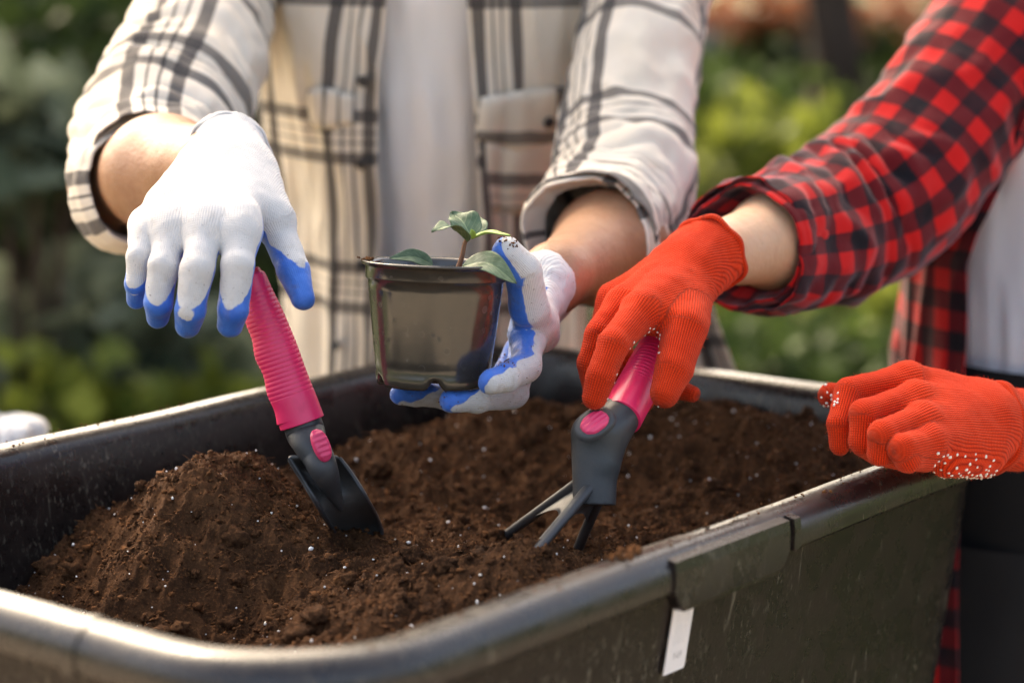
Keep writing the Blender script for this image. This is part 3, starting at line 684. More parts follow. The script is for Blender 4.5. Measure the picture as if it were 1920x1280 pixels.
# ================================================================== TOOLS
def ribbed(org, ax, length, prof_r, ref, squash, nrib=22, rib=.0011, r0=.24, r1=.93, nv=64):
    """rubber grip: prof_r = control radii along the length, rings between r0 and r1"""
    n = 260; t = np.linspace(0, 1, n); rad = spline(np.stack([prof_r, prof_r], 1), n)[:, 0]
    m_ = ((t > r0) & (t < r1)); ph = (t - r0) / (r1 - r0) * nrib
    rad = rad + np.where(m_, rib * (np.abs(np.sin(np.pi * ph)) ** .6 - .9), 0)
    p = [(0, 0), (prof_r[0] * .90, 0)] + [(a, b * length) for a, b in zip(rad, t)]
    p[2] = (rad[0] * .97, .0004)
    ex = length; p += [(rad[-1] * .93, ex + .0016), (rad[-1] * .80, ex + .003), (0, ex + .0035)]
    return lathe(p, org, ax, ref, nv, squash)
def oval_button(c, nx, ny, nz, a, b, h, ribs=6):
    """raised oval pad with grooves across it; nx long axis, ny short, nz outward"""
    nr, na = 16, 48; rr_, aa = np.meshgrid(np.linspace(0, 1, nr), np.linspace(0, 2 * np.pi, na, endpoint=False), indexing='ij')
    sx = np.sign(np.cos(aa)) * np.abs(np.cos(aa)) ** .85; sy = np.sign(np.sin(aa)) * np.abs(np.sin(aa)) ** .85
    X = a * rr_ * sx; Y = b * rr_ * sy; Z_ = h * np.clip((1 - rr_ ** 6), 0, 1) + .0006 * np.cos(X / a * ribs * np.pi) * (rr_ < .9)
    Z_ = np.where(rr_ > .99, -.002, Z_)
    v = c + X[..., None] * nx + Y[..., None] * ny + Z_[..., None] * nz; return v.reshape(-1, 3), grid_faces(nr, na, True)
# --- trowel
tr = empty('garden_trowel', 'trowel with ribbed pink handle and black scoop stuck in the soil', 'trowel', P(650, 1000, 2.08))
A0 = P(570, 802, 2.065); A1 = P(480, 545, 2.06); hax = nrm(A1 - A0); hl = np.linalg.norm(A1 - A0) + .012
view = nrm(_CL - A0); hy = nrm(view - hax * view.dot(hax)); hx = np.cross(hax, hy)   # hy toward the camera
v, f = ribbed(A0 + hax * .004, hax, hl - .004, [.0196, .0192, .0185, .0182, .018, .0172, .0160, .0140, .0125], hx, 1.0, 24, .00045, .20, .93)
rel = v - A0; h_ = rel @ hax; sx_ = rel @ hx
left = np.sign(hx @ np.array([1., 0, 0])); g = np.clip(-left * sx_ / .018, 0, 1) ** 3
v = v - (left * hx)[None] * (g * .0018 * (np.sin(h_ / hl * 4.2 * 2 * np.pi + .6) * .5 + .5) * (h_ > .01))[:, None]
h_obj = meshobj('handle', v, f, MT['pink'], tr)
v, f = lathe([(0, hl - .001), (.0100, hl - .001), (.0104, hl + .001), (.0096, hl + .0055), (.0085, hl + .007), (0, hl + .007)], A0, hax, hx, 32); meshobj('end_cap', v, f, m_pink('dark_pink_cap', (.55, .01, .03), (.60, .015, .04)), tr)
NB = P(607, 880, 2.045)
v, f, _ = tube([A0 + hax * .012, A0 - hax * .004, P(580, 828, 2.055), P(594, 852, 2.05), NB, P(622, 915, 2.062), P(640, 955, 2.084)], [(.0165, .0165), (.0168, .0168), (.0150, .0135), (.0138, .0120), (.0122, .0105), (.0085, .007), (.002, .002)], hx, 60, 40); meshobj('neck', v, f, MT['nylon'], tr)
bc = P(603, 834, 2.034); bax = nrm(P(592, 806, 2.036) - P(614, 862, 2.034)); bz = nrm(nrm(_CL - bc) + np.array([.42, 0, .12])); bz = nrm(bz - bax * bz.dot(bax)); by_ = np.cross(bz, bax)
v, f = oval_button(bc, bax, by_, bz, .0145, .0076, .0032, 6); meshobj('button', v, f, MT['pink_button'], tr)
# blade: a deep scoop lofted between its two side edges, U section, closed at the shoulders
dt = soil_d(672, 1012) + .004
LE = spline([P(542, 858, 2.046), P(567, 897, 2.050), P(599, 950, 2.057), P(634, 1008, dt), P(664, 1052, dt + .02)], 46)
RE = spline([P(636, 858, 2.062), P(660, 890, 2.064), P(688, 935, 2.068), P(712, 982, dt + .008), P(722, 1030, dt + .024)], 46)
nu, nq = 46, 41; u = np.linspace(0, 1, nu); q = np.linspace(-1, 1, nq); t01 = (np.sign(q) * np.abs(q) ** .8 + 1) / 2
sag = nrm(np.array([-.28, .90, -.34])); dep = .022 * np.clip(1.05 - .55 * u, .3, 1) * np.clip(u / .14, 0, 1) ** .5
shape_o = LE[:, None] * (1 - t01)[None, :, None] + RE[:, None] * t01[None, :, None] + sag * (dep[:, None] * (1 - np.abs(q)[None] ** 3.6))[..., None]
nn_ = nrm(np.cross(np.gradient(shape_o, axis=0), np.gradient(shape_o, axis=1))); sg = np.sign((nn_[nu // 2, nq // 2] * sag).sum())
inn = shape_o + nn_ * sg * .0026
F = grid_faces(nu, nq); n = nu * nq; fl = [tuple(a) for a in F.tolist()] + [tuple(int(k) + n for k in a[::-1]) for a in F]
b = [k for k in range(nq)] + [k * nq + nq - 1 for k in range(1, nu)] + [(nu - 1) * nq + k for k in range(nq - 2, -1, -1)] + [k * nq for k in range(nu - 2, 0, -1)]
for a, c2 in zip(b, b[1:] + b[:1]): fl.append((c2, a, a + n, c2 + n))
mb = M('dusty_lightened_nylon', .5, .5); db = mb.noise(38, 5, .7).sm(.35, .75); mb.color(mb.mix(db, (.055, .055, .055), (.105, .094, .082))); mb.inp('Roughness', .38 + db * .3); mb.bump(mb.noise(500, 2), .0004, .5)  # dusty nylon, coloured lighter than the neck to offset shade on the blade
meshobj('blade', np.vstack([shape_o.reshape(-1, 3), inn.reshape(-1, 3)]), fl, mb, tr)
for e_ in (LE, RE):
    v, f, _ = tube(e_[::3], [(.0018, .0018)] * len(e_[::3]), (0, 1, 0), 50, 10); meshobj('blade_edge', v, f, MT['nylon'], tr)
# --- fork
fk = empty('hand_fork', 'three pronged hand fork with pink handle held in the orange red glove', 'garden fork', P(1030, 1020, 2.0))
C0 = P(1162, 786, 2.032); C1 = P(1268, 590, 2.135); cax = nrm(C1 - C0); cl = np.linalg.norm(C1 - C0)
view = nrm(_CL - C0); cy = nrm(view - cax * view.dot(cax)); cx = np.cross(cax, cy)
v, f = ribbed(C0 + cax * .002, cax, cl, [.0182, .0182, .018, .0176, .0175, .0172, .0168, .016, .0135], cx, 1.0, 24, .0009, .26, .95); meshobj('handle', v, f, MT['pink'], fk)
D0 = P(1113, 800, 2.012); D1 = P(1114, 946, 2.018)
nk = [(C0 + cax * .010, P(1130, 806, 2.024), .0172, .0182), (P(1104, 812, 2.022), P(1101, 950, 2.020), .0150, .0118), (P(1127, 812, 2.022), P(1128, 950, 2.020), .0150, .0118), (P(1152, 802, 2.029), P(1134, 865, 2.022), .0140, .0118)]
dn = nrm(P(1114, 946, 2.018) - P(1115, 850, 2.022)).astype(np.float32)
def neck_sdf(p):
    d = None
    for a in nk: e = caps(p, *a); d = e if d is None else smin(d, e, .010)
    d = np.maximum(d, (p - D1.astype(np.float32)) @ dn)
    return np.maximum(d, (p - (C0 + cax * .012).astype(np.float32)) @ cax.astype(np.float32))
pts = np.array([q for a in nk for q in a[:2]]); v, f, _ = surfnet(neck_sdf, pts.min(0) - .026, pts.max(0) + .026, .0013); meshobj('neck', v, f, MT['nylon'], fk)
# flat raised pad on top of the neck
bz = nrm(nrm(_CL - D0) * .75 + np.array([-.10, 0, .62])); bax = nrm(P(1090, 806, 2.0) - P(1140, 775, 2.012)); bax = nrm(bax - bz * bax.dot(bz)); byy = np.cross(bz, bax)
v, f = oval_button(P(1114, 790, 2.001) - bz * .0022, bax, byy, bz, .0195, .0145, .0026, 0); meshobj('button_seat', v, f, MT['nylon'], fk)
v, f = oval_button(P(1115, 792, 1.9995), bax, byy, bz, .0135, .0098, .0026, 0)
vv = v.reshape(-1, 3); rel = vv - P(1115, 792, 1.9995); vv = vv + bz * (.0005 * np.cos((rel @ byy) / .0098 * 4.5 * np.pi))[:, None]; meshobj('button', vv, f, MT['pink_button'], fk)
tn = []
for (a, q0, c_) in (((1090, 900, 2.020), (940, 1012), (880, 1053)), ((1110, 908, 2.014), (1013, 1024), (966, 1078)), ((1138, 900, 2.016), (1086, 1030), (1058, 1088))):
    de = soil_d(*q0) - .004; k_ = np.hypot(c_[0] - a[0], c_[1] - a[1]) / np.hypot(q0[0] - a[0], q0[1] - a[1]); c_ = (c_[0], c_[1], a[2] + (de - a[2]) * k_ + .006)
    b_ = tuple((np.array(a) * .5 + np.array(c_) * .5))
    a, b_, c_ = P(*a), P(*b_), P(*c_); v, f, _ = tube([a, (a + b_) / 2, b_, c_], [(.0050, .0044), (.0048, .0042), (.0046, .0041), (.0044, .0040)], (1, 0, 0), 30, 20); tn.append((a, b_, c_)); meshobj('tine', v, f, MT['nylon'], fk)
for (p, q_) in ((0, 1), (1, 2)):
    nu, nv = 10, 12; s = np.linspace(0, 1, nv)
    top = tn[p][0][None] * (1 - s)[:, None] + tn[q_][0][None] * s[:, None]
    e = .98 - .34 * np.sin(np.pi * s) ** .7
    bot = np.array([(tn[p][0] + (tn[p][1] - tn[p][0]) * k) * (1 - t) + (tn[q_][0] + (tn[q_][1] - tn[q_][0]) * k) * t for k, t in zip(e, s)])
    g = np.array([top + (bot - top) * k for k in np.linspace(0, 1, nu)]); back = nrm(_CL - tn[1][0]) * -.0025
    F = grid_faces(nu, nv); n = nu * nv; fl = [tuple(a) for a in F.tolist()] + [tuple(int(k) + n for k in a[::-1]) for a in F] + [((nu - 1) * nv + k + 1, (nu - 1) * nv + k, (nu - 1) * nv + k + n, (nu - 1) * nv + k + 1 + n) for k in range(nv - 1)]
    meshobj('web', np.vstack([g.reshape(-1, 3), g.reshape(-1, 3) + back]), fl, MT['nylon'], fk)
# ================================================================== GLOVED HANDS
class Hand:
    """implicit-surface glove: palm bones, separate finger chains, cuff; points are photo pixels with depth, radii in mm"""
    def __init__(s, palm, fingers, dorsal, cut, wrinkle=.0011, kp=.012, kf=.008, tdorsal=None, seed=0):
        s.palm = [(P(*a), P(*b), ra / 1000, rb / 1000) for a, b, ra, rb in palm]
        s.fing = [[(P(*q[:3]), q[3] / 1000) for q in ch] for ch in fingers]
        s.D = nrm(dorsal); s.TD = nrm(tdorsal if tdorsal is not None else dorsal); s.wr = wrinkle; s.kp = kp; s.kf = kf; s.seed = seed
        s.cut = (P(*cut[0]), nrm(P(*cut[1]) - P(*cut[0])))
        pts = np.array([q for ch in s.fing for q, _ in ch] + [q for a in s.palm for q in a[:2]]); s.lo = pts.min(0) - .035; s.hi = pts.max(0) + .035
    def raw(s, p):
        d = None
        for a in s.palm:
            e = caps(p, *a); d = e if d is None else smin(d, e, s.kp)
        out = d
        for ch in s.fing:
            e = None
            for (a, ra), (b, rb) in zip(ch, ch[1:]):
                c = caps(p, a, b, ra, rb); e = c if e is None else smin(e, c, .0035)
            out = np.minimum(out, smin(d, e, s.kf))
        return out
    def sdf(s, p):
        o = s.raw(p)
        m = np.abs(o) < .012
        if m.any() and s.wr:
            q = p[m].astype(float); o = o.astype(float); o[m] = o[m] - s.wr * (fbm(q * 55 + s.seed, 2) * .8 + (1 - 2.2 * np.abs(perlin(q * 34 + 9 + s.seed))) * .6)
        return np.maximum(o, (p - s.cut[0].astype(np.float32)) @ s.cut[1].astype(np.float32))
    def build(s, h=.0016):
        V, f, N = surfnet(s.sdf, s.lo, s.hi, h)
        bones = []; Lref = 0
        for a, b, ra, rb in s.palm: bones.append((a, b, ra, rb, s.D, True, 0.0, 0.0, a, -1))
        for k, ch in enumerate(s.fing):
            D = s.TD if k == len(s.fing) - 1 else s.D; tprev = None; L0 = 0; tot = sum(np.linalg.norm(b[0] - a[0]) for a, b in zip(ch, ch[1:]))
            for (a, ra), (b, rb) in zip(ch, ch[1:]):
                t = nrm(b - a)
                if tprev is not None:
                    c = np.cross(tprev, t); sn = np.linalg.norm(c); cs = tprev.dot(t)
                    if sn > 1e-6:
                        c = c / sn; D = D * cs + np.cross(c, D) * sn + c * c.dot(D) * (1 - cs)
                D = nrm(D - t * D.dot(t)); bones.append((a, b, ra, rb, D, False, L0, tot, ch[0][0], k)); L0 += np.linalg.norm(b - a); tprev = t
        n = len(V); best = np.full(n, 9.); u = np.zeros(n); vv = np.zeros(n); dors = np.zeros(n); tip = np.zeros(n); isf = np.zeros(n); fid = np.full(n, -1)
        w0 = s.palm[0][0]; ax = nrm(s.fing[1][0][0] - w0); lat = nrm(np.cross(ax, s.D))
        for (a, b, ra, rb, D, palm, L0, tot, base, fi) in bones:
            d = caps(V.astype(np.float32), a, b, ra, rb) - (0 if palm else .001); t = nrm(b - a); side = np.cross(t, D); rel = V - a
            al = rel @ t; k = d < best; th = np.arctan2(rel @ side, rel @ D)
            uu = (V @ lat) if palm else th * (ra + rb) / 2 + base @ lat; vl = ((V - w0) @ ax) if palm else al + L0 + (base - w0) @ ax
            best = np.where(k, d, best); u = np.where(k, uu, u); fid = np.where(k, fi, fid); vv = np.where(k, vl, vv)
            dors = np.where(k, N @ D, dors); tip = np.where(k, 0 if palm else np.clip((al + L0) / tot, 0, 1.3), tip); isf = np.where(k, 0. if palm else 1., isf)
        s.V, s.f, s.N, s.u, s.v, s.dors, s.tip, s.isf, s.fid = V, f, N, u, vv, dors, tip, isf, fid
        return s
def hem(c, n, r, t, mat, name, parent, ref, sq=1.0, wob=.0015, attrs=False):
    nu, nv = 72, 14; a = np.linspace(0, 2 * np.pi, nu, endpoint=False); n = nrm(n); x = nrm(np.asarray(ref, float) - n * np.dot(ref, n)); y = np.cross(n, x)
    b = np.linspace(0, 2 * np.pi, nv, endpoint=False); rad = np.cos(a)[:, None] * x + sq * np.sin(a)[:, None] * y
    w = (np.sin(a * 3 + 1) + np.sin(a * 7)) * wob
    v = c + rad[:, None] * (r + w[:, None] + t * np.cos(b)[None])[..., None] + n * (t * 1.6 * np.sin(b)[None, :, None] + w[:, None, None] * .6)
    V = v.reshape(-1, 3); i = np.arange(nu)[:, None]; j = np.arange(nv)[None]; F = np.stack([i * nv + j, ((i + 1) % nu) * nv + j, ((i + 1) % nu) * nv + (j + 1) % nv, i * nv + (j + 1) % nv], -1).reshape(-1, 4)
    A = {'u': np.repeat(a * r, nv), 'v': np.tile(b * t, nu), 'coat': np.full(nu * nv, -1.), 'dirt': np.full(nu * nv, .1)}
    return meshobj(name, V, F, mat, parent, attrs=A)
# ---- people: Empty + body + clothes
man = empty('person', 'person in cream plaid shirt and white tee holding the potted seedling', 'person', (-.1, 2.68, 0))
woman = empty('person', 'person in red and black check shirt and orange red gloves at right', 'person', (.61, 2.56, 0))
# hand over the trowel (white, blue dipped)
hA = Hand(palm=[((388, 325, 2.115), (276, 420, 2.035), 21, 12.5), ((408, 318, 2.115), (326, 415, 2.02), 21, 13.5), ((428, 312, 2.115), (388, 412, 2.012), 21, 14.5), ((452, 312, 2.115), (452, 414, 2.015), 22, 14.5),
                ((430, 302, 2.135), (427, 268, 2.16), 33, 36), ((385, 330, 2.115), (325, 385, 2.06), 24, 18), ((465, 330, 2.105), (508, 400, 2.06), 23, 17), ((284, 440, 2.018), (455, 440, 2.0), 10.5, 11.5)],
          fingers=[[(276, 420, 2.035, 12), (263, 482, 2.006, 11), (256, 532, 2.008, 9.8), (255, 560, 2.02, 8.2)],
                   [(326, 415, 2.02, 13), (307, 500, 1.992, 12.4), (297, 566, 1.993, 11.2), (296, 594, 2.006, 9.4)],
                   [(388, 412, 2.012, 14), (370, 505, 1.980, 13.8), (357, 580, 1.981, 12.4), (352, 610, 1.994, 10.6)],
                   [(452, 414, 2.015, 14), (446, 500, 1.986, 13.5), (437, 580, 1.985, 12.2), (432, 610, 1.994, 10.4)],
                   [(478, 345, 2.105, 19), (520, 430, 2.06, 15.5), (550, 505, 2.04, 13.2), (568, 558, 2.03, 10.2)]],
          dorsal=(-.05, -.9, .45), tdorsal=(.55, -.65, .4), cut=((428, 282, 2.15), (427, 252, 2.195)), wrinkle=.0008, kp=.020, kf=.013, seed=1).build()
coat = np.where(hA.isf > .5, -hA.dors + .10 + np.clip((hA.tip - .60) / .34, 0, 1.3) * 1.25, -hA.dors - .35)
dirt = np.clip(hA.isf * .35 + np.clip((hA.tip - .55) * 1.3, 0, .6), 0, 1)
gA = meshobj('glove', hA.V, hA.f, MT['white_glove'], man, attrs={'u': hA.u, 'v': hA.v, 'coat': coat, 'dirt': dirt}); tag(gA, 'white glove with blue dipped fingertips hanging over the trowel handle')
hem(P(428, 287, 2.147), hA.cut[1], .0365, .0016, MT['white_glove'], 'cuff_hem', gA, (1, 0, 0), .95)
# hand holding the pot
hB = Hand(palm=[((1030, 530, 2.150), (990, 622, 2.085), 22, 14), ((1030, 545, 2.155), (988, 648, 2.12), 20, 14), ((1028, 560, 2.165), (980, 655, 2.155), 19, 13), ((1025, 565, 2.175), (982, 648, 2.19), 18, 12), ((1026, 525, 2.155), (1050, 512, 2.185), 27, 27), ((1005, 590, 2.095), (990, 640, 2.075), 15, 13)],
          fingers=[[(990, 618, 2.085, 14), (986, 688, 2.048, 12.4), (948, 708, 2.012, 11.3), (919, 716, 1.998, 9.8)],
                   [(988, 648, 2.12, 13.5), (962, 738, 2.085, 12.4), (893, 749, 2.04, 11.2), (846, 751, 2.025, 9.8)],
                   [(980, 655, 2.155, 13), (925, 742, 2.14, 12), (838, 742, 2.11, 10.8), (752, 739, 2.085, 9.4)],
                   [(982, 648, 2.19, 12), (940, 720, 2.19, 10.5), (900, 738, 2.18, 9.5), (862, 738, 2.165, 8)],
                   [(1012, 625, 2.105, 18), (992, 575, 2.062, 16.5), (980, 508, 2.038, 14.8), (950, 473, 2.026, 12.6)]],
          dorsal=(.82, .30, -.1), tdorsal=(.90, -.12, .15), cut=((1044, 516, 2.177), (1075, 498, 2.225)), seed=5).build()
fo = np.choose(hB.fid + 1, [-.02, .10, -.62, -.62, -.6, .02])
coat = -hB.dors + fo + np.where(hB.fid >= 0, np.clip((hB.tip - .74) / .22, 0, 1) * np.choose(hB.fid + 1, [0, .35, 1.5, 1.5, 1.4, .3]), 0)
coat = np.where((hB.fid < 0) & (hB.v < .022), -1.0, coat)
gB = meshobj('glove', hB.V, hB.f, MT['white_glove'], man, attrs={'u': hB.u, 'v': hB.v, 'coat': coat, 'dirt': np.clip(.55 + .5 * hB.isf, 0, 1)}); tag(gB, 'soil specked white and blue glove wrapped around the pot')
hem(P(1043, 517, 2.175), hB.cut[1], .0278, .0014, MT['white_glove'], 'cuff_hem', gB, (0, 0, 1), 1.0)
# hand on the fork (orange red knit)
hC = Hand(palm=[((1295, 515, 2.130), (1203, 580, 2.052), 25, 16), ((1285, 500, 2.135), (1168, 572, 2.088), 23, 15), ((1280, 490, 2.145), (1152, 562, 2.125), 21, 14), ((1280, 490, 2.16), (1150, 560, 2.16), 20, 13), ((1300, 507, 2.135), (1338, 466, 2.165), 31, 35), ((1290, 540, 2.115), (1280, 605, 2.065), 22, 20), ((1250, 560, 2.08), (1225, 590, 2.058), 20, 17)],
          fingers=[[(1203, 582, 2.052, 15.5), (1150, 645, 2.012, 12.6), (1127, 705, 2.002, 11.4), (1114, 746, 2.002, 10)],
                   [(1168, 572, 2.088, 14.5), (1126, 625, 2.068, 12.6), (1108, 682, 2.066, 11.4), (1116, 730, 2.075, 10)],
                   [(1152, 562, 2.125, 13.5), (1128, 625, 2.12, 12), (1146, 700, 2.115, 11), (1205, 752, 2.11, 10)],
                   [(1150, 560, 2.16, 12.5), (1140, 625, 2.165, 11), (1190, 700, 2.16, 10), (1250, 722, 2.14, 9), (1299, 738, 2.12, 7)],
                   [(1288, 560, 2.105, 20), (1284, 615, 2.052, 19), (1264, 690, 2.028, 15.4), (1246, 737, 2.018, 12.2)]],
          dorsal=(-.25, -.75, .6), tdorsal=(.5, -.75, .3), cut=((1330, 475, 2.158), (1360, 441, 2.19)), wrinkle=.0009, seed=9).build()
gC = meshobj('glove', hC.V, hC.f, MT['red_knit'], woman, attrs={'u': hC.u, 'v': hC.v, 'dirt': np.full(len(hC.u), .8)}); tag(gC, 'orange red knit glove gripping the pink fork handle')
# hand resting on the rim
hD = Hand(palm=[((1835, 770, 2.13), (1702, 714, 2.10), 28, 16), ((1835, 785, 2.11), (1716, 748, 2.068), 28, 15), ((1835, 805, 2.10), (1728, 788, 2.04), 27, 15), ((1830, 830, 2.09), (1742, 828, 2.022), 25, 14), ((1845, 800, 2.12), (1905, 805, 2.15), 36, 34), ((1905, 805, 2.15), (2010, 812, 2.20), 33, 34), ((1835, 850, 2.085), (1775, 862, 2.05), 20, 15), ((1820, 790, 2.14), (1720, 790, 2.13), 24, 18)],
          fingers=[[(1702, 714, 2.10, 15.5), (1590, 735, 2.07, 11.6), (1573, 795, 2.052, 10.2), (1574, 834, 2.052, 8.8)],
                   [(1716, 748, 2.068, 15), (1620, 776, 2.032, 12), (1617, 828, 2.03, 10.8), (1642, 850, 2.05, 9.5)],
                   [(1728, 788, 2.04, 14.5), (1655, 815, 2.004, 12), (1652, 848, 2.01, 10.6), (1682, 859, 2.035, 9.5)],
                   [(1742, 828, 2.022, 13.5), (1692, 841, 1.994, 12.2), (1702, 860, 2.0, 10.8), (1735, 862, 2.025, 9.5)],
                   [(1790, 790, 2.16, 18), (1700, 775, 2.15, 14), (1610, 748, 2.125, 12.5), (1556, 742, 2.105, 10.8)]],
          dorsal=(-.1, -.62, .78), tdorsal=(0, .9, .2), cut=((1985, 810, 2.19), (2030, 812, 2.21)), wrinkle=.0008, kp=.014, seed=14).build()
gD = meshobj('glove', hD.V, hD.f, MT['red_knit'], woman, attrs={'u': hD.u, 'v': hD.v, 'dirt': np.full(len(hD.u), .5)}); tag(gD, 'orange red knit glove resting on the tub rim')
# raised fold where the knit cuff starts
hem(P(1858, 802, 2.127), P(1905, 805, 2.15) - P(1845, 800, 2.12), .0385, .0035, MT['red_knit'], 'cuff_fold', gD, (0, 0, 1), .93, .0008)
hem(P(1329, 476, 2.157), hC.cut[1], .0345, .0022, MT['red_knit'], 'cuff_hem', gC, (0, 0, 1), 1.0, .0012)
# grip dots: little white beads where the palm side shows
def dots(hand, parent, sel, n, rad, seed, gap):
    r = np.random.default_rng(seed); I = np.nonzero(sel)[0]; r.shuffle(I); keep = []
    for i in I:
        if all(np.linalg.norm(hand.V[i] - hand.V[j]) > gap for j in keep): keep.append(i)
        if len(keep) >= n: break
    if not keep: return
    v, f, _ = blobs(hand.V[keep] + hand.N[keep] * rad * -.25, np.full(len(keep), rad), r, .12); meshobj('grip_dots', v, f, MT['dot'], parent, kind='stuff')
def pxy(V):
    q = (V - _CL) @ _RW; return 960 + q[:, 0] / -q[:, 2] * FX, 640 - q[:, 1] / -q[:, 2] * FX
x, y = pxy(hD.V); tocam = (hD.N * nrm(_CL - hD.V)).sum(1)
dots(hD, gD, (x > 1752) & (x < 1868) & (y > 848) & (hD.N[:, 2] < .02), 110, .0016, 3, .0036)
dots(hD, gD, (np.hypot(x - 1551, y - 743) < 22) & (tocam > .3) & (x < 1572), 16, .0015, 4, .0034)
x, y = pxy(hC.V)
dots(hC, gC, (hC.dors < -.05) & (x < 1240) & (x > 1110) & (y > 610), 160, .0012, 6, .0028)
# loose fuzz of the knit
def fuzz(hand, parent, n, seed):
    r = np.random.default_rng(seed); I = r.integers(0, len(hand.V), n); p = hand.V[I]; d = nrm(hand.N[I] + r.normal(size=(n, 3)) * .9); L_ = r.uniform(.0008, .003, (n, 1)); s = nrm(np.cross(d, r.normal(size=(n, 3)))) * .00007
    b = r.normal(size=(n, 3)) * .0006
    v = np.stack([p - s, p + s, p + d * L_ * .6 + s * .8 + b * .4, p + d * L_ + b], 1).reshape(-1, 3); o = np.arange(n)[:, None] * 4
    meshobj('fuzz', v, np.concatenate([o + np.array([[0, 1, 2]]), o + np.array([[0, 2, 3]])]), MT['red_fuzz'], parent, kind='stuff')
fuzz(hC, gC, 7000, 1); fuzz(hD, gD, 9000, 2)
# crumbs caught on glove and pot rim
r = np.random.default_rng(77); cs = []; rs = []
def crumbs_on(px, py, d, n, sp, size=.0009):
    for k in range(n): cs.append(P(px + r.normal() * sp[0], py + r.normal() * sp[1], d + r.normal() * .002)); rs.append(size * r.uniform(.5, 1.6))
crumbs_on(690, 485, 2.035, 26, (9, 2.2)); crumbs_on(935, 706, 2.0, 0, (9, 6)); crumbs_on(903, 480, 2.045, 8, (4, 2))
q = hB.V; x, y = pxy(q); tocam = (hB.N * nrm(_CL - q)).sum(1)
for (sx_, sy_, rad, n, sz) in ((955, 446, 22, 34, .0006), (940, 676, 14, 50, .0006), (930, 700, 24, 22, .0004), (985, 640, 40, 26, .00035), (850, 742, 36, 30, .0004), (990, 690, 30, 16, .00035), (750, 735, 24, 16, .0004)):
    I = np.nonzero((np.hypot(x - sx_, y - sy_) < rad) & (tocam > -.1))[0]
    if len(I):
        for i in r.choice(I, n): cs.append(q[i] + hB.N[i] * .0003); rs.append(sz * r.uniform(.5, 1.6))
for k in range(160):
    w_ = r.uniform(-IA, IA); s_ = r.choice([-1, 1]); cs.append(T(w_, s_ * (IB + r.uniform(.004, .03)), RIM + .001)); rs.append(r.uniform(.0004, .0014))
for k in range(40): cs.append(T(-.16 + r.normal() * .012, -(IB + .008 + abs(r.normal()) * .006), RIM + .001 + abs(r.normal()) * .002)); rs.append(r.uniform(.001, .003))
v, f, k = blobs(np.array(cs), np.array(rs), r, .5); tag(meshobj('stray_soil', v, f, MT['crumb'], attrs={'tone': np.repeat(.35 + .65 * r.random(len(cs)), k)}, smooth=False, kind='stuff'), 'stray soil crumbs on rim, pot and glove', 'soil')
# ================================================================== BODIES
def body(parent, mat, prims, k=.03, h=.0075):
    pr = [(np.asarray(a, float), np.asarray(b, float), ra, rb) for a, b, ra, rb in prims]
    def fn(p):
        d = None
        for a in pr: e = caps(p, *a); d = e if d is None else smin(d, e, k)
        return d
    pts = np.array([q for a in pr for q in a[:2]]); V, f, N = surfnet(fn, pts.min(0) - .16, pts.max(0) + .16, h)
    return meshobj('body', V, f, mat, parent)
def man_pts():
    x, y = -.092, 2.70; yl = 2.81
    sA, eA, wA = P(400, -120, 2.65), P(232, 338, 2.385), P(420, 306, 2.14); sB, eB, wB = P(1230, -120, 2.65), P(1212, 432, 2.46), P(1038, 521, 2.165)
    pr = [((x - .06, yl, .95), (x - .07, y, 1.36), .075, .075), ((x + .06, yl, .95), (x + .07, y, 1.36), .075, .075), ((x - .10, y, 1.40), (x + .10, y, 1.40), .05, .05), ((x, y + .01, 1.42), (x, y, 1.58), .058, .055),
          ((x, y - .02, 1.66), (x, y + .01, 1.72), .078, .092), ((x, y - .05, 1.60), (x, y - .04, 1.64), .045, .055), ((x, y - .112, 1.655), (x, y - .100, 1.69), .013, .008), ((x - .088, y, 1.66), (x - .088, y, 1.69), .012, .014), ((x + .088, y, 1.66), (x + .088, y, 1.69), .012, .014),
          ((x - .075, yl, .90), (x - .09, yl, .50), .070, .056), ((x - .10, yl, .50), (x - .11, yl + .02, .09), .056, .040), ((x - .11, yl + .02, .05), (x - .12, yl - .15, .04), .042, .035),
          ((x + .075, yl, .90), (x + .09, yl, .50), .070, .056), ((x + .10, yl, .50), (x + .11, yl + .02, .09), .056, .040), ((x + .11, yl + .02, .05), (x + .12, yl - .15, .04), .042, .035)]
    for s, e, w, hnd, r2 in ((sA, eA, wA, P(400, 380, 2.04), (.052, .050, .031)), (sB, eB, wB, P(1005, 620, 2.11), (.050, .051, .027))):
        m = e + (w - e) * .42; pr += [(s, e, .042, r2[0] * .90), (e, m, r2[0] * .95, r2[1]), (m, w, r2[1], r2[2]), (w, w + (hnd - w) * .5, r2[2] * .85, .016)]
    return pr
body(man, MT['skin_man'], man_pts())
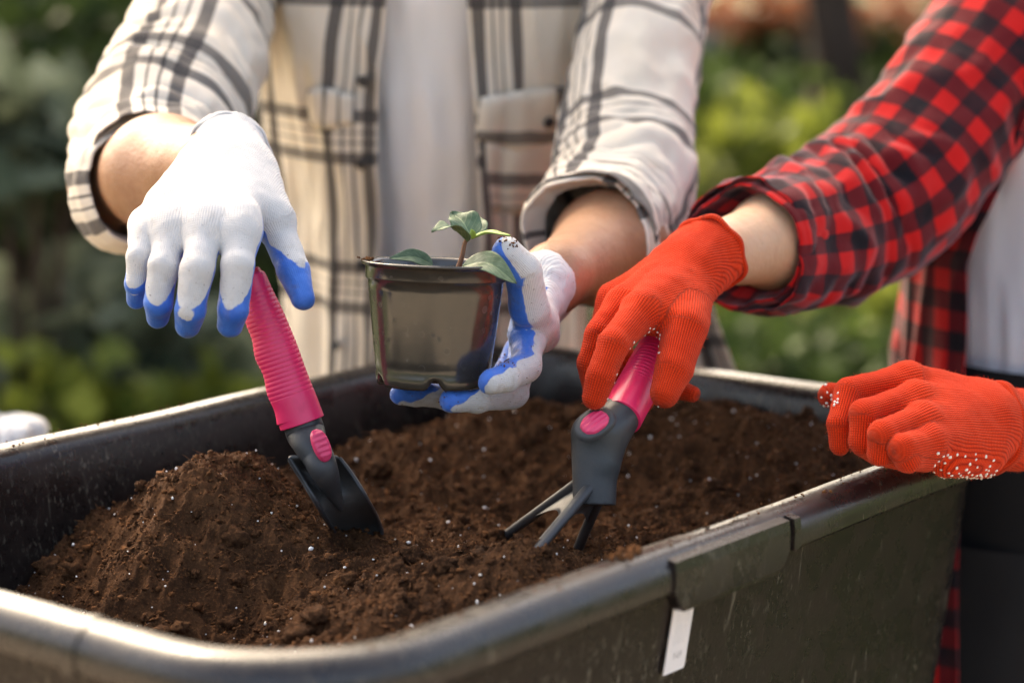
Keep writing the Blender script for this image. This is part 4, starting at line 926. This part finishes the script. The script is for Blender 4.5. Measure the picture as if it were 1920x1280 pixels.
def woman_pts():
    x, y = .625, 2.58
    sA, eA, wA = P(1905, 90, 2.53), P(1556, 428, 2.412), P(1322, 482, 2.155); sB, eB, wB = P(2330, 130, 2.62), P(2280, 760, 2.42), P(1990, 810, 2.19)
    pr = [((x - .06, y, .92), (x - .06, y - .02, 1.26), .088, .085), ((x + .06, y, .92), (x + .06, y - .02, 1.26), .088, .085), ((x - .08, y - .01, 1.33), (x + .12, y - .01, 1.33), .055, .055), ((x + .01, y, 1.34), (x, y - .03, 1.47), .048, .045),
          ((x, y - .06, 1.53), (x, y - .03, 1.59), .070, .085), ((x, y - .09, 1.48), (x, y - .08, 1.52), .038, .048), ((x, y - .148, 1.53), (x, y - .135, 1.56), .011, .007), ((x - .08, y - .03, 1.54), (x - .08, y - .03, 1.57), .011, .012), ((x + .08, y - .03, 1.54), (x + .08, y - .03, 1.57), .011, .012),
          ((x - .08, y, .90), (x - .09, y, .48), .085, .056), ((x - .09, y, .48), (x - .10, y + .02, .08), .052, .036), ((x - .10, y + .02, .05), (x - .11, y - .14, .04), .038, .032),
          ((x + .08, y, .90), (x + .09, y, .48), .085, .056), ((x + .09, y, .48), (x + .10, y + .02, .08), .052, .036), ((x + .10, y + .02, .05), (x + .11, y - .14, .04), .038, .032)]
    for s, e, w, hnd, r2 in ((sA, eA, wA, P(1240, 560, 2.09), (.041, .0415, .0265)), (sB, eB, wB, P(1800, 790, 2.11), (.042, .041, .026))):
        m = e + (w - e) * .45; pr += [(s, e, .040, r2[0] * .95), (e, m, r2[0], r2[1]), (m, w, r2[1], r2[2]), (w, w + (hnd - w) * .4, r2[2] * .85, .015)]
    return pr
body(woman, MT['skin_woman'], woman_pts())
# hair (out of frame, seen only from elsewhere)
def hair(c, r, parent, back):
    n1, n2 = 30, 48; a, b = np.meshgrid(np.linspace(0, np.pi * .95, n1), np.linspace(0, 2 * np.pi, n2), indexing='ij')
    d = np.stack([np.sin(a) * np.sin(b), np.sin(a) * np.cos(b), np.cos(a)], -1); lim = np.where(np.cos(b) < -.2, np.minimum(a, 1.05), np.minimum(a, back)); d = np.stack([np.sin(lim) * np.sin(b), np.sin(lim) * np.cos(b), np.cos(lim)], -1)
    rr_ = r * (1 + .05 * fbm(d * np.array([9, 9, 3]), 3)); meshobj('hair', (np.asarray(c) + d * rr_[..., None] * np.array([1, 1.08, 1.1])).reshape(-1, 3), grid_faces(n1, n2), MT['hair'], parent)
hair((-.092, 2.705, 1.735), .104, man, 1.9); hair((.625, 2.55, 1.59), .102, woman, 2.5)
# ================================================================== CLOTHES
def solid(o, t=.0016, off=1.0):
    m = o.modifiers.new('thickness', 'SOLIDIFY'); m.thickness = t; m.offset = off; return o
class Torso:
    def __init__(s, xc, yc, zs, A, B, folds=.008, seed=0, lean=None, back=None):
        s.back = back or [0] * len(zs)
        s.xc, s.yc, s.zs, s.A, s.B, s.folds, s.seed = xc, yc, zs, A, B, folds, seed; s.lean = lean or [0] * len(zs)
    def surf(s, th, z, off=0.0):
        a = np.interp(z, s.zs, s.A) + off; b = np.interp(z, s.zs, s.B) + off; xo = np.interp(z, s.zs, s.lean)
        p = np.stack([np.sin(th) * 2.6, np.cos(th) * 2.6, z * 1.5 + s.seed], -1)
        rdg = 1 - 2 * np.abs(perlin(p * 1.6 + 4)); k = s.folds * (fbm(p, 3) * .9 + rdg * .55)
        dg = s.folds * .5 * (1 - 2 * np.abs(perlin(np.stack([np.sin(th) * 5 + z * 4, np.cos(th) * 5, z * 5 - np.sin(th) * 3], -1) + s.seed)))
        a = a + k + dg; b = b + k + dg
        return np.stack([s.xc + xo + a * np.sin(th), s.yc + np.interp(z, s.zs, s.back) - b * np.cos(th), z + 0 * th], -1)
    def at_px(s, px, py, off=0.0):
        """surface parameters met by the sight line of a photo pixel (front side)"""
        d = s.yc - s.B[len(s.B) // 2]; dd = d
        for _ in range(6):
            q = P(px, py, dd); z = q[2]; a = float(np.interp(z, s.zs, s.A)); xo = float(np.interp(z, s.zs, s.lean)); th = math.asin(max(-.99, min(.99, (q[0] - s.xc - xo) / a)))
            y = float(s.surf(np.array([th]), np.array([z]), off)[0, 1]); dd += (y - q[1])
        return th, z
    def normal(s, th, z):
        e = 1e-3; t = np.array([th]); zz_ = np.array([z]); a = s.surf(t + e, zz_)[0] - s.surf(t - e, zz_)[0]; b = s.surf(t, zz_ + e)[0] - s.surf(t, zz_ - e)[0]; return nrm(np.cross(a, b))
def tee(parent, T_, z0, z1, mat, name='t_shirt'):
    nz, nt = 90, 120; z, th = np.meshgrid(np.linspace(z0, z1, nz), np.linspace(-np.pi, np.pi, nt), indexing='ij'); return meshobj(name, T_.surf(th, z).reshape(-1, 3), grid_faces(nz, nt)[:, ::-1], mat, parent)
def shirt(parent, T_, z0, z1, eL, eR, mat, label, flare=0.0):
    """open shirt: one sheet from the left front edge round the back to the right front edge; eL,eR(z) = edge x positions in metres"""
    nz, nt = 150, 260; z = np.linspace(z0, z1, nz); a = np.interp(z, T_.zs, T_.A); xo = np.interp(z, T_.zs, T_.lean)
    tR = np.arcsin(np.clip((eR(z) - T_.xc - xo) / a, -.98, .98)); tL = np.arcsin(np.clip((eL(z) - T_.xc - xo) / a, -.98, .98))
    s = np.linspace(0, 1, nt); TH = tR[:, None] + (2 * np.pi + tL - tR)[:, None] * s[None]; Z_ = z[:, None] + 0 * TH
    edge = np.exp(-np.minimum(s, 1 - s) / .03)[None]; V = T_.surf(TH, Z_, 0.0)
    V = V + edge[..., None] * np.array([0, -.010, 0]) * (1 + .8 * np.sin(z * 14)[:, None, None]) ; al = np.linalg.norm(np.diff(V, axis=1), axis=2); u = np.concatenate([np.zeros((nz, 1)), np.cumsum(al, 1)], 1); u = np.minimum(u, u[:, -1:] - u)
    u = u.mean(0, keepdims=True) * .5 + u * .5
    o = meshobj('shirt', V.reshape(-1, 3), grid_faces(nz, nt), mat, parent, uv=np.stack([u, Z_], -1).reshape(-1, 2)); tag(o, label); return solid(o, .0016, -1)
def fold_disp(amp, rings, ring_at, ring_w, seed, obl=.04, period=.034):
    def d(S_, T_, U):
        p = np.stack([np.cos(T_) * 1.3, np.sin(T_) * 1.3, S_ * 11 + seed], -1)
        base = amp * (fbm(p, 3) * .8 + (1 - 2 * np.abs(perlin(p * np.array([1, 1, 1.5]) + 3))) * .7)
        ph = S_ + obl * np.sin(T_ + seed) + .012 * np.sin(3 * T_) + .022 * perlin(p * 1.0)
        rg = rings * (np.abs(np.sin(np.pi * ph / period)) ** .7 - .55) * np.exp(-((U - ring_at) / ring_w) ** 2) * np.clip(.55 + 1.1 * perlin(np.stack([np.cos(T_) * 1.1, np.sin(T_) * 1.1, S_ * 7 + seed * 3], -1)), .05, 1.3)
        return base + rg
    return d
def sleeve(parent, ctrl, rad, ref, mat, disp, seam, cuff_len, cuff_r, cuff_dir, cuff_in, name='sleeve', uoff=0.0, seed=0, tilt=0.0):
    c = [P(*q) for q in ctrl]; v, f, uv = tube(c, [(r, r) for r in rad], ref, 130, 110, disp, seam=seam); uv = uv + np.array([uoff, 0])
    s = solid(meshobj(name, v, f[:, ::-1], mat, parent, uv=uv), .0014, -1)
    # rolled cuff: layered band, mouth turned inwards
    e = c[-1]; ax = nrm(cuff_dir); L_ = cuff_len
    pr = [(-L_, cuff_r * .93), (-L_ * .97, cuff_r * 1.03), (-L_ * .8, cuff_r * 1.05), (-L_ * .52, cuff_r * 1.02), (-L_ * .47, cuff_r * .985), (-L_ * .44, cuff_r * 1.04), (-L_ * .2, cuff_r * 1.05), (-.004, cuff_r * 1.01), (.003, cuff_r * .975), (.002, cuff_r * .93), (-.012, cuff_r * .90), (-L_ * .6, cuff_in)]
    n0 = nrm(np.asarray(ref, float) - ax * np.dot(ref, ax)); b0 = np.cross(ax, n0); nv = 120; th = np.linspace(0, 2 * np.pi, nv) + seam; prs = spline(np.array(pr), 70); arc = np.concatenate([[0], np.cumsum(np.linalg.norm(np.diff(prs, axis=0), axis=1))])
    H, TH = np.meshgrid(prs[:, 0], th, indexing='ij'); Rr = prs[:, 1][:, None] * (1 + .045 * np.sin(2 * TH + seed) + .02 * np.sin(5 * TH + seed * 2)) + .0032 * fbm(np.stack([np.cos(TH) * 2.2, np.sin(TH) * 2.2, H * 22 + seed], -1), 3)
    H = H + .006 * np.sin(TH * 2 + seed) + .004 * np.sin(TH * 3 + 2 * seed) + tilt * np.cos(TH)
    V = e + H[..., None] * ax + Rr[..., None] * (np.cos(TH)[..., None] * n0 + np.sin(TH)[..., None] * b0)
    cu = meshobj('rolled_cuff', V.reshape(-1, 3), grid_faces(70, nv), mat, parent, uv=np.stack([TH * cuff_r + uoff + .02, -arc[:, None] + 0 * TH + .31], -1).reshape(-1, 2)); return s, cu
def button(parent, T_, px, py, r=.0058, off=.0035):
    th, z = T_.at_px(px, py); c = T_.surf(np.array([th]), np.array([z]))[0]; n = T_.normal(th, z); n = n if n[1] < 0 else -n
    v, f = lathe([(0, .0016), (r * .55, .0015), (r * .7, .0024), (r * .95, .0022), (r, .0010), (r * .95, -.001)], c + n * off, n, (1, 0, 0), 28); meshobj('button', v, f, MT['button'], parent)
def patch(parent, T_, poly_top, poly_bot, off, mat, name, uvo=(0, 0), nu=13, nv=9, puff=.003):
    """sewn-on piece following the cloth: poly_top / poly_bot are photo pixel polylines"""
    s = np.linspace(0, 1, nu); ip = lambda p: np.stack([np.interp(s, np.linspace(0, 1, len(p)), [q[k] for q in p]) for k in (0, 1)], 1)
    tp, bt = ip(poly_top), ip(poly_bot); V = np.zeros((nu, nv, 3)); UV = np.zeros((nu, nv, 2))
    for i in range(nu):
        for j in range(nv):
            t = j / (nv - 1); q = tp[i] * (1 - t) + bt[i] * t; th, z = T_.at_px(q[0], q[1]); n = T_.normal(th, z); n = n if n[1] < 0 else -n
            e = min(1, 6 * min(s[i], 1 - s[i], t + .05, (1 - t) * 1.0)); V[i, j] = T_.surf(np.array([th]), np.array([z]))[0] + n * (off + puff * e)
            UV[i, j] = (uvo[0] + q[0] / 1780, uvo[1] - q[1] / 1780)
    return solid(meshobj(name, V.reshape(-1, 3), grid_faces(nu, nv), mat, parent, uv=UV.reshape(-1, 2)), .0018, 0)
# ---- cream plaid person
zs = [.70, .86, 1.0, 1.12, 1.25, 1.36, 1.44, 1.50]
BK = [.13, .13, .115, .085, .035, 0, 0, 0]
TM0 = Torso(-.092, 2.70, zs, [.150, .146, .146, .156, .168, .172, .165, .07], [.122, .116, .112, .116, .124, .122, .105, .065], .0085, 2, None, BK)
TM1 = Torso(-.092, 2.70, zs, [.178, .170, .165, .172, .186, .192, .185, .085], [.160, .152, .146, .148, .152, .146, .128, .080], .0140, 7, None, BK)
tee(man, TM0, .88, 1.5, MT['tee'])
sh = shirt(man, TM1, .72, 1.5, lambda z: np.interp(z, [.72, .95, 1.1, 1.25, 1.5], [-.160, -.152, -.146, -.146, -.120]), lambda z: np.interp(z, [.72, .95, 1.1, 1.25, 1.5], [-.010, -.030, -.040, -.048, -.060]), MT['plaid'], 'open cream plaid flannel shirt with grey and black stripes')
dA = P(420, 306, 2.14) - P(232, 338, 2.385); dB = P(1038, 521, 2.165) - P(1212, 432, 2.46)
sleeve(sh, [(412, -150, 2.68), (388, 0, 2.59), (342, 150, 2.49), (300, 240, 2.42), (283, 310, 2.36), (285, 343, 2.315)], [.078, .066, .076, .076, .070, .064], (0, 1, 0), MT['plaid'], fold_disp(.007, .0100, .62, .30, 2.0), 0.0, .055, .066, dA, .052, uoff=.154, seed=1.0)
sleeve(sh, [(1238, -150, 2.68), (1216, 0, 2.60), (1188, 140, 2.54), (1172, 260, 2.49), (1172, 350, 2.44), (1146, 415, 2.39), (1100, 450, 2.31)], [.072, .064, .065, .066, .068, .066, .062], (0, 1, 0), MT['plaid'], fold_disp(.0065, .0115, .80, .22, 5.0, period=.032), 0.0, .052, .064, dB, .050, uoff=.105, seed=2.6)
patch(sh, TM1, [(890, 182), (950, 170), (1000, 164), (1062, 160)], [(884, 258), (930, 268), (978, 286), (1020, 268), (1056, 246)], .004, MT['plaid'], 'pocket_flap', (.115, .17))
patch(sh, TM1, [(590, 170), (625, 160), (668, 178)], [(592, 232), (630, 240), (672, 226)], .004, MT['plaid'], 'pocket_flap', (.02, .17))
patch(sh, TM1, [(900, 262), (960, 268), (1050, 245)], [(905, 395), (960, 402), (1040, 388)], .0015, MT['plaid'], 'pocket', (.08, .215), puff=.004)
button(sh, TM1, 1013, 221, .0066, .011)
for (bx_, by2) in ((689, 146), (686, 300), (683, 490), (655, 645)): button(sh, TM1, bx_, by2, .0062, .010)
# loose shirt tail hanging at the hip
nu, nv = 40, 30; U_, Vv = np.meshgrid(np.linspace(0, 1, nu), np.linspace(0, 1, nv), indexing='ij')
tl = np.zeros((nu, nv, 3))
for i in range(nu):
    for j in range(nv):
        a, b_ = U_[i, j], Vv[i, j]; px = (1225 + 20 * a) * (1 - b_) + (1325 + 72 * a) * b_ if True else 0; py = 430 + 330 * a
        px = 1190 + 110 * b_ + (95 * b_ + 10) * a ** 1.3; tl[i, j] = P(px, py, 2.72 + .02 * math.sin(b_ * 9 + a * 2) + .012 * math.sin(b_ * 17))
tail = solid(meshobj('shirt_tail', tl.reshape(-1, 3), grid_faces(nu, nv), MT['plaid'], sh, uv=np.stack([Vv * .10 + .108, U_ * .2 + .245], -1).reshape(-1, 2)), .0015, 0)
def trousers(parent, x, y, mat, zw, A, B, leg, spread):
    parts = []; n = 60
    th = np.linspace(0, 2 * np.pi, n); zz_ = np.linspace(zw, zw - .26, 24)
    V = np.stack([np.stack([x + A * (1 + .03 * np.sin(th * 5 + z * 20)) * np.sin(th), y - B * np.cos(th) * (1 + .02 * np.sin(th * 3)), z + 0 * th], -1) for z in zz_]); parts.append((V.reshape(-1, 3), grid_faces(24, n)))
    for s in (-1, 1):
        v, f, _ = tube([(x + s * spread, y, zw - .18), (x + s * spread * 1.05, y, zw - .32), (x + s * spread * 1.1, y - .005, .48), (x + s * spread * 1.15, y + .02, .06)], [(leg * 1.05, leg * 1.15), (leg, leg * 1.05), (leg * .78, leg * .8), (leg * .7, leg * .75)], (1, 0, 0), 60, 40, lambda S_, T_, U: .006 * fbm(np.stack([np.cos(T_) * 2, np.sin(T_) * 2, S_ * 9], -1), 2)); parts.append((v, f[:, ::-1]))
    v, f = join(parts); return meshobj('trousers', v, f, mat, parent)
trousers(man, -.092, 2.82, MT['jeans'], .97, .162, .128, .098, .088)
# ---- red check person
zs = [.52, .72, .90, .98, 1.10, 1.22, 1.32, 1.40]
TW0 = Torso(.625, 2.57, zs, [.14, .14, .142, .142, .150, .156, .150, .06], [.12, .118, .114, .114, .124, .126, .105, .055], .006, 31, [0, 0, 0, 0, 0, 0, .01, .02])
TW1 = Torso(.625, 2.57, zs, [.225, .220, .208, .205, .200, .196, .185, .08], [.150, .152, .150, .152, .156, .152, .130, .070], .0095, 41, [0, 0, 0, 0, 0, 0, .01, .02])
tee(woman, TW0, .955, 1.39, MT['tee_grey'])
sw = shirt(woman, TW1, .52, 1.38, lambda z: np.interp(z, [.52, .74, .97, 1.10, 1.24, 1.38], [.478, .474, .470, .468, .515, .575]), lambda z: np.interp(z, [.52, .97, 1.24, 1.38], [.80, .78, .74, .68]), MT['buffalo'], 'open red and black check flannel shirt')
dC = P(1322, 482, 2.155) - P(1560, 448, 2.40)
sleeve(sw, [(1975, 20, 2.58), (1860, 135, 2.53), (1745, 262, 2.48), (1655, 362, 2.44), (1560, 422, 2.40), (1470, 450, 2.33), (1395, 461, 2.265)], [.105, .086, .076, .078, .073, .066, .059], (0, 1, 0), MT['buffalo'], fold_disp(.0085, .009, .70, .28, 8.0, period=.038), 0.0, .062, .0605, dC, .046, uoff=.01, seed=.6)
dD = P(1990, 810, 2.19) - P(2280, 760, 2.42)
sleeve(sw, [(2300, 60, 2.62), (2330, 300, 2.60), (2330, 560, 2.52), (2290, 720, 2.44), (2200, 775, 2.36)], [.09, .078, .075, .072, .06], (0, 1, 0), MT['buffalo'], fold_disp(.006, .006, .72, .25, 12.0), 0.0, .055, .058, dD, .045, seed=1.6)
trousers(woman, .625, 2.57, MT['black_cloth'], .975, .168, .132, .100, .084)
# dark waistband
v, f, _ = tube([(.625, 2.57, .955), (.625, 2.57, .985)], [(.150 + .012, .124 + .008)] * 2, (1, 0, 0), 6, 60); meshobj('waistband', v, f[:, ::-1], MT['black_cloth'], woman)
# ---- white sack standing on the bench behind the tub, at the left edge
sp = P(5, 835, 2.62); zt0 = .0
sk = empty('white_sack', 'crumpled white sack behind the tub at the left edge', 'sack', (sp[0], sp[1], 0))
def sd_(S_, T_, U): return .012 * fbm(np.stack([np.cos(T_) * 2, np.sin(T_) * 2, S_ * 9], -1), 3) + .008 * (1 - 2 * np.abs(perlin(np.stack([np.cos(T_) * 1.2, np.sin(T_) * 1.2, S_ * 26], -1))))
v, f, _ = tube([(sp[0], sp[1], .0), (sp[0], sp[1], .3), (sp[0], sp[1], .62), (sp[0], sp[1], sp[2] - .07), (sp[0], sp[1], sp[2] - .02), (sp[0], sp[1], sp[2] + .02), (sp[0], sp[1], sp[2] + .035)], [(.17, .15), (.18, .16), (.165, .145), (.085, .08), (.042, .042), (.034, .034), (.002, .002)], (1, 0, 0), 120, 60, sd_); meshobj('sack_body', v, f, MT['sack'], sk)
